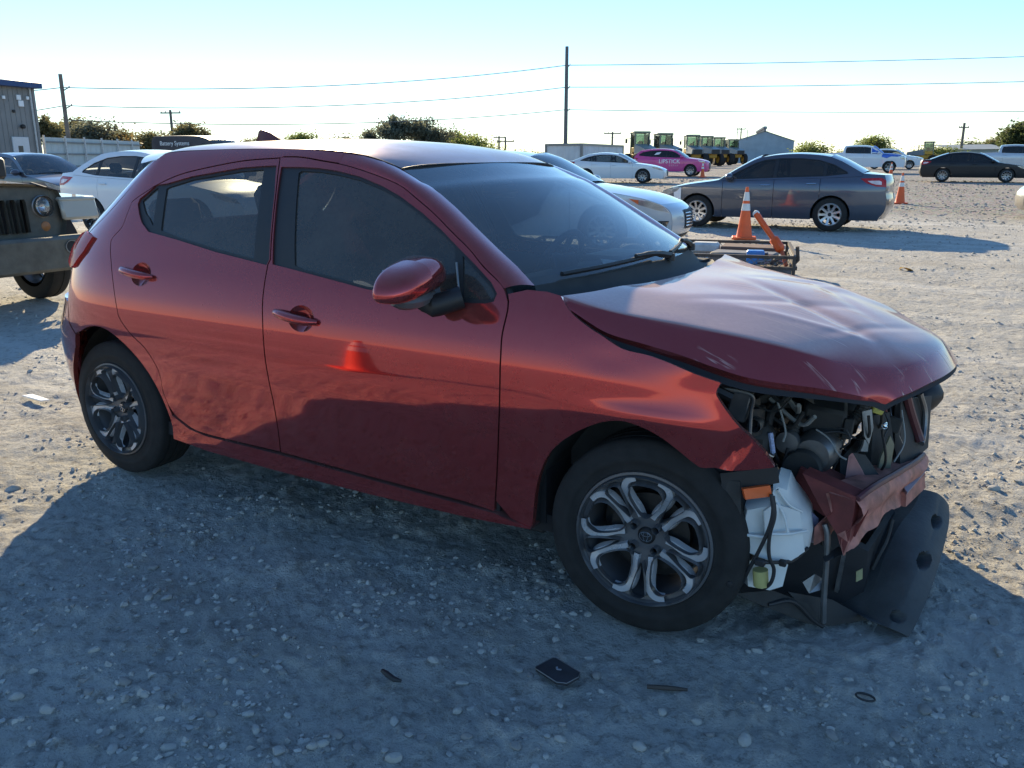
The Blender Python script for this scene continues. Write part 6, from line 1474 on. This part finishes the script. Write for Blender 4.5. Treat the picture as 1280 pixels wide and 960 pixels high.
bx=pole(M1,.15,'tall plain steel pole rising beside the white container',name='steel_pole',arms=[(z,.5) for z in zm],mat=plain('pole_grey',(.13,.13,.13),.6,.3))
TP=Vector((-77.78,56.86,6.11)); pole(TP,.13,'utility pole with a crossarm standing by the round tree',cross=(TP.z-.3,2.2,R(25)))
p=Vector((-66.52,102.24,4.26)); pole(p,.12,'left one of two thin far poles beside the low bush',cross=(p.z-.2,1.6,R(30)))
p=Vector((-63.52,99.17,4.06)); pole(p,.12,'right one of two thin far poles beside the low bush',cross=(p.z-.6,2.4,R(30)))
p=Vector((-48.51,101.32,4.54)); pole(p,.12,'thin far pole showing over the white container',cross=(p.z-.2,2.2,R(30)))
p=Vector((-10.24,127.88,5.75)); pole(p,.15,'far utility pole with a transformer right of the yellow machine',cross=(p.z-.6,1.4,R(40)))
p=Vector((-44.09,141.07,6.04)); pole(p,.10,'thin pole behind the left end of the grey barn',cross=(p.z-.2,1.4,R(20)))
WIRE=plain('wire_grey',(.10,.105,.11),.6)
def wires(label,a,b,sag,r=.032):
    a,b=Vector(a),Vector(b); pts=[]
    for t in np.linspace(0,1,40): q=a.lerp(b,t); q.z-=4*sag*t*(1-t); pts.append(q)
    o=MB().tube(pts,r,5,False).obj('power_line',WIRE); tag(o,label,'wire','power lines')
names=('top','middle','lowest')
R1=[Vector((17.15,126.51,13.22)),Vector((17.55,125.87,10.37)),Vector((18.06,125.05,6.75))]
L1=[Vector((-85.13,33.05,6.87)),Vector((-84.78,32.49,4.39)),Vector((-84.6,32.19,3.08))]
for i in range(3):
    wires('%s power line between the left pole and the tall steel pole'%names[i],(A1.x,A1.y,za[i]),(M1.x,M1.y,zm[i]),(.75,.75,.7)[i])
    wires('%s power line running right from the tall steel pole'%names[i],(M1.x,M1.y,zm[i]),R1[i],(.35,.35,.35)[i])
    if i<2: wires('%s power line running left behind the grey building'%names[i],(A1.x,A1.y,za[i]),L1[i],.4)
wires('thin far wire above the white container and loaders',(-84.77,115.11,3.72),(-4.87,165.9,7.6),.4,.018)
wires('second thin far wire above the loaders and barn',(-85.83,126.08,1.98),(-2.5,178.83,5.32),.3,.018)
# ---- wheel loaders in a row
YEL=plain('machine_yellow',(.55,.30,.03),.5,var=.2,scale=2); GRN=glass('green_cab_glass',(.55,.66,.60),.05); GRY=plain('machine_grey',(.17,.19,.20),.5,var=.2)
def loader(loc,hd,label,s=1.0):
    root=empty('wheel_loader',loc,R(hd)); root.scale=(s,s,s); tag(root,label,'loader','construction loaders parked in a row')
    CR=plain('cab_frame',(.16,.19,.13),.5)
    MB().box((-.2,0,1.25),(3.6,1.2,.6),bev=.1).obj('chassis',YEL,root)
    vs=[(-.2,-.8,1.5),(2.2,-.7,1.5),(2.3,-.65,2.0),(-.1,-.75,2.45)]; vs=vs+[(x,-y,z) for x,y,z in vs]
    MB().add(vs,[(0,1,2,3),(7,6,5,4),(3,2,6,7),(1,5,6,2),(0,3,7,4),(0,4,5,1)]).obj('engine_hood',GRY,root)
    MB().box((2.28,0,1.7),(.06,1.0,.55)).obj('radiator_grille',BLK,root)
    # cab: four posts, roof, glass
    for x in(-1.55,-.25):
        for y in(-.7,.7): MB().box((x,y,2.55),(.13,.13,2.0),(0,.03,0)).obj('cab_post',CR,root)
    MB().box((-.9,0,3.55),(1.65,1.65,.22),bev=.06).obj('cab_roof',CR,root)
    for y in(-.71,.71): MB().box((-.9,y,2.75),(1.2,.02,1.3)).obj('cab_window',GRN,root)
    for x in(-1.58,-.22): MB().box((x,0,2.75),(.02,1.3,1.3)).obj('cab_window',GRN,root)
    MB().box((-.9,0,1.9),(1.5,1.5,.5),bev=.05).obj('cab_base',YEL,root)
    MB().box((-.8,0,2.35),(.5,.5,.8),bev=.1).obj('cab_seat',BLK,root)
    MB().tube([(.6,.35,2.3),(.6,.35,3.1)],.07,8).obj('exhaust_stack',BLK,root)
    MB().tube([(-1.6,-.75,3.0),(-1.9,-1.05,3.05),(-1.9,-1.05,2.8)],.03,6).obj('mirror_arm',BLK,root); MB().box((-1.9,-1.08,2.75),(.06,.22,.42),bev=.02).obj('cab_mirror',BLK,root)
    for y in(-.45,.45): MB().tube([(-1.2,y,1.6),(-2.4,y,1.5),(-3.1,y,.7)],[.16,.16,.13],8).obj('lift_arm',YEL,root)
    MB().add([(-3.0,-1.3,.25),(-3.0,1.3,.25),(-3.9,1.3,.2),(-3.9,-1.3,.2),(-3.1,-1.3,1.25),(-3.1,1.3,1.25)],[(0,1,2,3),(0,4,5,1),(0,3,4),(1,5,2)]).obj('bucket',YEL,root)
    for x in(-1.6,1.4):
        for sg in(-1,1):
            w=empty('wheel'); w.parent=root; w.location=(x,sg*1.0,.78)
            MB().lathe([(.42,-.26),(.7,-.28),(.78,-.2),(.78,.2),(.7,.28),(.42,.26)],24,'Y').obj('tyre',RUB,w); MB().lathe([(0,-.2),(.35,-.16),(.43,-.24),(.43,.24),(.35,.16),(0,.2)],20,'Y').obj('rim',YEL,w)
loader(onground(*(Vector((-28.99,66.1,1.17)).xy)),-48,'nearest green-cab loader, left of the pink crossover roof',.86)
loader(onground(*(Vector((-30,73.99,1.15)).xy)),-40,'second green-cab loader of the row, above the pink crossover',.86)
loader(onground(*(Vector((-29.75,80.23,1.14)).xy)),-56,'third loader of the row, right of the pink crossover',.84)
loader(onground(*(Vector((-30.64,86.97,1.12)).xy)),-44,'fourth loader of the row, half hidden by the third',.84)
loader(onground(*(Vector((-31.94,94.69,1.1)).xy)),-52,'fifth loader of the row, only cab top showing',.84)
loader(onground(*(Vector((-34.11,106.73,1.06)).xy)),-46,'last loader of the row, next to the grey barn',.84)
loader(onground(*(Vector((-12.76,110.24,1.11)).xy)),190,'yellow loader standing alone behind the white crossover',.72)
# ---- trees
def leafmat(name,col):
    m,nt,b=nmat(name); 
    inf=nt.nodes.new('ShaderNodeObjectInfo'); co=coords(nt)
    c=ramp(nt,noise(nt,co,.9,4,.6),[(.3,tuple(x*.55 for x in col)),(.5,col),(.72,tuple(min(1,x*1.5) for x in col))]); nt.links.new(c,b.inputs['Base Color']); b.inputs['Roughness'].default_value=.6; b.inputs['Specular IOR Level'].default_value=.25
    tr=nt.nodes.new('ShaderNodeBsdfTranslucent'); nt.links.new(c,tr.inputs[0]); mx=nt.nodes.new('ShaderNodeMixShader'); mx.inputs[0].default_value=.62
    nt.links.new(b.outputs[0],mx.inputs[1]); nt.links.new(tr.outputs[0],mx.inputs[2]); nt.links.new(mx.outputs[0],nt.nodes['Material Output'].inputs[0]); return m
LEAVES=[leafmat('olive_leaves',(.19,.175,.085)),leafmat('grey_green_leaves',(.17,.18,.125)),leafmat('light_green_leaves',(.20,.24,.07)),leafmat('dark_leaves',(.10,.125,.05)),leafmat('rust_leaves',(.18,.125,.05))]
BARK=plain('bark',(.09,.075,.06),.9,var=.3,scale=6,bmp=.01)
def tree_mesh(seed,dens=2600,wide=1.0,airy=.5,bush=False):
    """unit-height tree: trunk with limbs, crown of leaf clumps along the limbs"""
    g=np.random.default_rng(seed); mb=MB(); tips=[]
    def limb(p,d,L,r,lev):
        pts=[p];q=p.copy();dd=d.copy()
        for k in range(4):
            dd=dd+g.normal(0,.16,3); dd[2]+=.05; dd/=np.linalg.norm(dd); q=q+dd*L/4; pts.append(q.copy())
        mb.tube([tuple(x) for x in pts],[r,r*.85,r*.7,r*.55,r*.4],6 if lev<2 else 4)
        if lev>=1: tips.extend([(x,lev) for x in pts[2:]])
        if lev<3:
            for k in range(4 if lev<2 else 3):
                t=g.uniform(.45,1); b=pts[min(4,int(t*4))]; a=g.uniform(0,6.28); e=np.array((math.cos(a)*wide,math.sin(a)*wide,g.uniform(.15,.9))); e/=np.linalg.norm(e); limb(b,.35*dd+.8*e,L*g.uniform(.5,.72),r*.5,lev+1)
    n0=3 if bush else 1
    for k in range(n0):
        a=g.uniform(0,6.28); d=np.array((math.cos(a)*(.5 if bush else .06),math.sin(a)*(.5 if bush else .06),1.)); limb(np.zeros(3)-np.array((0,0,.03)),d/np.linalg.norm(d),.26 if bush else .36,.022 if bush else .03,0)
    T=np.array([t for t,_ in tips]); top=T[:,2].max(); 
    trunk=mb.mesh('trunk',60)
    cl=T[g.integers(0,len(T),dens)]+g.normal(0,.034*(1+airy*.5),(dens,3))*np.array((wide,wide,.8))
    s=g.uniform(.008,.020,dens); a=g.normal(size=(dens,3)); a/=np.linalg.norm(a,axis=1,keepdims=True); b=np.cross(a,g.normal(size=(dens,3))); b/=np.maximum(np.linalg.norm(b,axis=1,keepdims=True),1e-6)
    V=np.stack([cl-a*s[:,None],cl+b*s[:,None]*.6,cl+a*s[:,None],cl-b*s[:,None]*.6],1).reshape(-1,3)
    V[:,2]=np.maximum(V[:,2],.02)
    F=np.arange(dens*4).reshape(-1,4)
    me=bpy.data.meshes.new('crown'); me.from_pydata(V.tolist(),[],F.tolist())
    sc=1/max(V[:,2].max(),.2)
    for m in(trunk,me): m.transform(Matrix.Scale(sc,4))
    return trunk,me
TV={'a':tree_mesh(1,4200,1.0),'b':tree_mesh(8,3600,1.2,.8),'c':tree_mesh(5,4800,.9,.3),'d':tree_mesh(12,2200,1.1,1.0),'bush':tree_mesh(21,2600,1.3,.5,True),'bush2':tree_mesh(30,2000,1.4,.7,True)}
def tree(px_top,D,kind,leaf,label,wid=1.0,name='tree',rz=0):
    t=Vector(px_top); z=float(rise(t.x,t.y)); h=t.z-z
    root=empty(name,(t.x,t.y,z),rz); tag(root,label,'bush' if 'bush' in kind else 'tree','trees and bushes along the horizon'); root.scale=(h*wid,h*wid,h)
    a,b=TV[kind]
    if not len(a.materials): a.materials.append(BARK)
    o=bpy.data.objects.new('trunk',a); COL.objects.link(o); o.parent=root
    if not len(b.materials): b.materials.append(None)
    o=bpy.data.objects.new('crown',b); COL.objects.link(o); o.parent=root; o.material_slots[0].link='OBJECT'; o.material_slots[0].material=LEAVES[leaf]
tree((-78.2,44.18,5.36),78,'c',0,'dark tree next to the grey building roof edge',1.1,rz=0)
tree((-82.29,49.07,5.74),84,'a',0,'round tree directly behind the leaning utility pole',1.3,rz=1)
tree((-77.01,47.32,5.24),80,'b',1,'spreading tree right of the leaning utility pole',1.2,rz=2)
tree((-77.49,49.28,4.67),82,'bush',4,'brownish tree above the middle of the metal fence',1.2,rz=3)
tree((-78.08,51.28,4.45),84,'a',0,'tree above the right end of the metal fence',1.2,rz=4)
tree((-79.43,55.31,4.43),88,'b',0,'thin tree above the rear of the dark van',1.3,rz=5)
tree((-81.81,58.69,4.41),92,'bush',1,'low tree between the dark van and crossarm pole',1.3,rz=.4)
tree((-73.05,54.54,4.91),84,'c',0,'left half of the round tree right of the crossarm pole',1.0,rz=1.4)
tree((-73.82,56.6,5.23),86,'a',0,'taller tree right of the crossarm pole',1.0,rz=2.4)
tree((-88.41,76.46,4.2),110,'a',0,'small far tree left of the roof fin',1.2,rz=.2)
tree((-89,78.45,3.95),112,'bush',0,'small bush just left of the roof fin',1.1,rz=.9)
tree((-75.28,72.57,4.68),100,'b',2,'small green tree right of the roof fin',1.2,rz=1.8)
tree((-84.22,91.42,4.79),120,'bush2',1,'low far bush left of the two tall trees',1.6,rz=1.2)
tree((-65.63,73.79,4.99),96,'a',1,'small tree at the left foot of the two tall trees',1.0,rz=.7)
tree((-62.64,73.62,6.28),94,'c',1,'broad tall tree above the red roof',1.15,rz=2.9)
tree((-61.14,76.99,6.3),96,'a',1,'tall pointed tree right of the broad one',1.05,rz=.1)
tree((-60.88,79.28,5.34),98,'b',1,'ragged tree at the right of the tall pair',1.0,rz=2.2)
tree((-62.73,85.28,4.82),104,'b',0,'loose olive tree right of the tall pair',1.2,rz=4.2)
tree((-58.84,82.78,4.69),100,'bush',2,'dense green round bush above the pale wall',1.2,rz=5.1)
tree((-60.78,88.86,4.6),106,'d',0,'bare twiggy tree at the end of the pale wall',1.2,rz=3.3)
tree((-50.06,75.46,2.82),90,'bush2',2,'low green bush beside the two thin poles',1.6,rz=.5)
tree((-57.25,95.24,2.43),110,'bush2',2,'very low bush left of the white container',3.0,rz=1.5)
tree((-22.97,99.78,3.46),96,'bush',2,'yellow-green tree at the right end of the barn',1.5,rz=2.5)
tree((-16.04,99.37,3.97),92,'b',2,'spreading green tree above the white pickup cab',1.6,rz=.6)
tree((-19.27,106.83,3.1),100,'bush',2,'low green tree left of the pickup cab',1.3,rz=2.6)
tree((-22.4,116.87,2.46),110,'bush2',2,'low bush between barn and pickup',1.8,rz=1.1)
tree((-11.94,116.27,3.17),104,'bush',2,'green bush right of the yellow loader',1.6,rz=4.4)
tree((-9.85,143.48,4.21),125,'bush2',3,'dark wide bush above the low shed',1.9,rz=.3)
tree((-8.1,148.31,4.51),128,'a',0,'tree above the right end of the low shed',1.2,rz=3.7)
tree((-3.47,97.73,4.97),84,'c',3,'big dark green tree at the right edge',1.25,rz=1.9)
tree((-1.84,96.38,5.19),82,'a',3,'tall dark tree cut by the right edge of the picture',1.3,rz=.8)
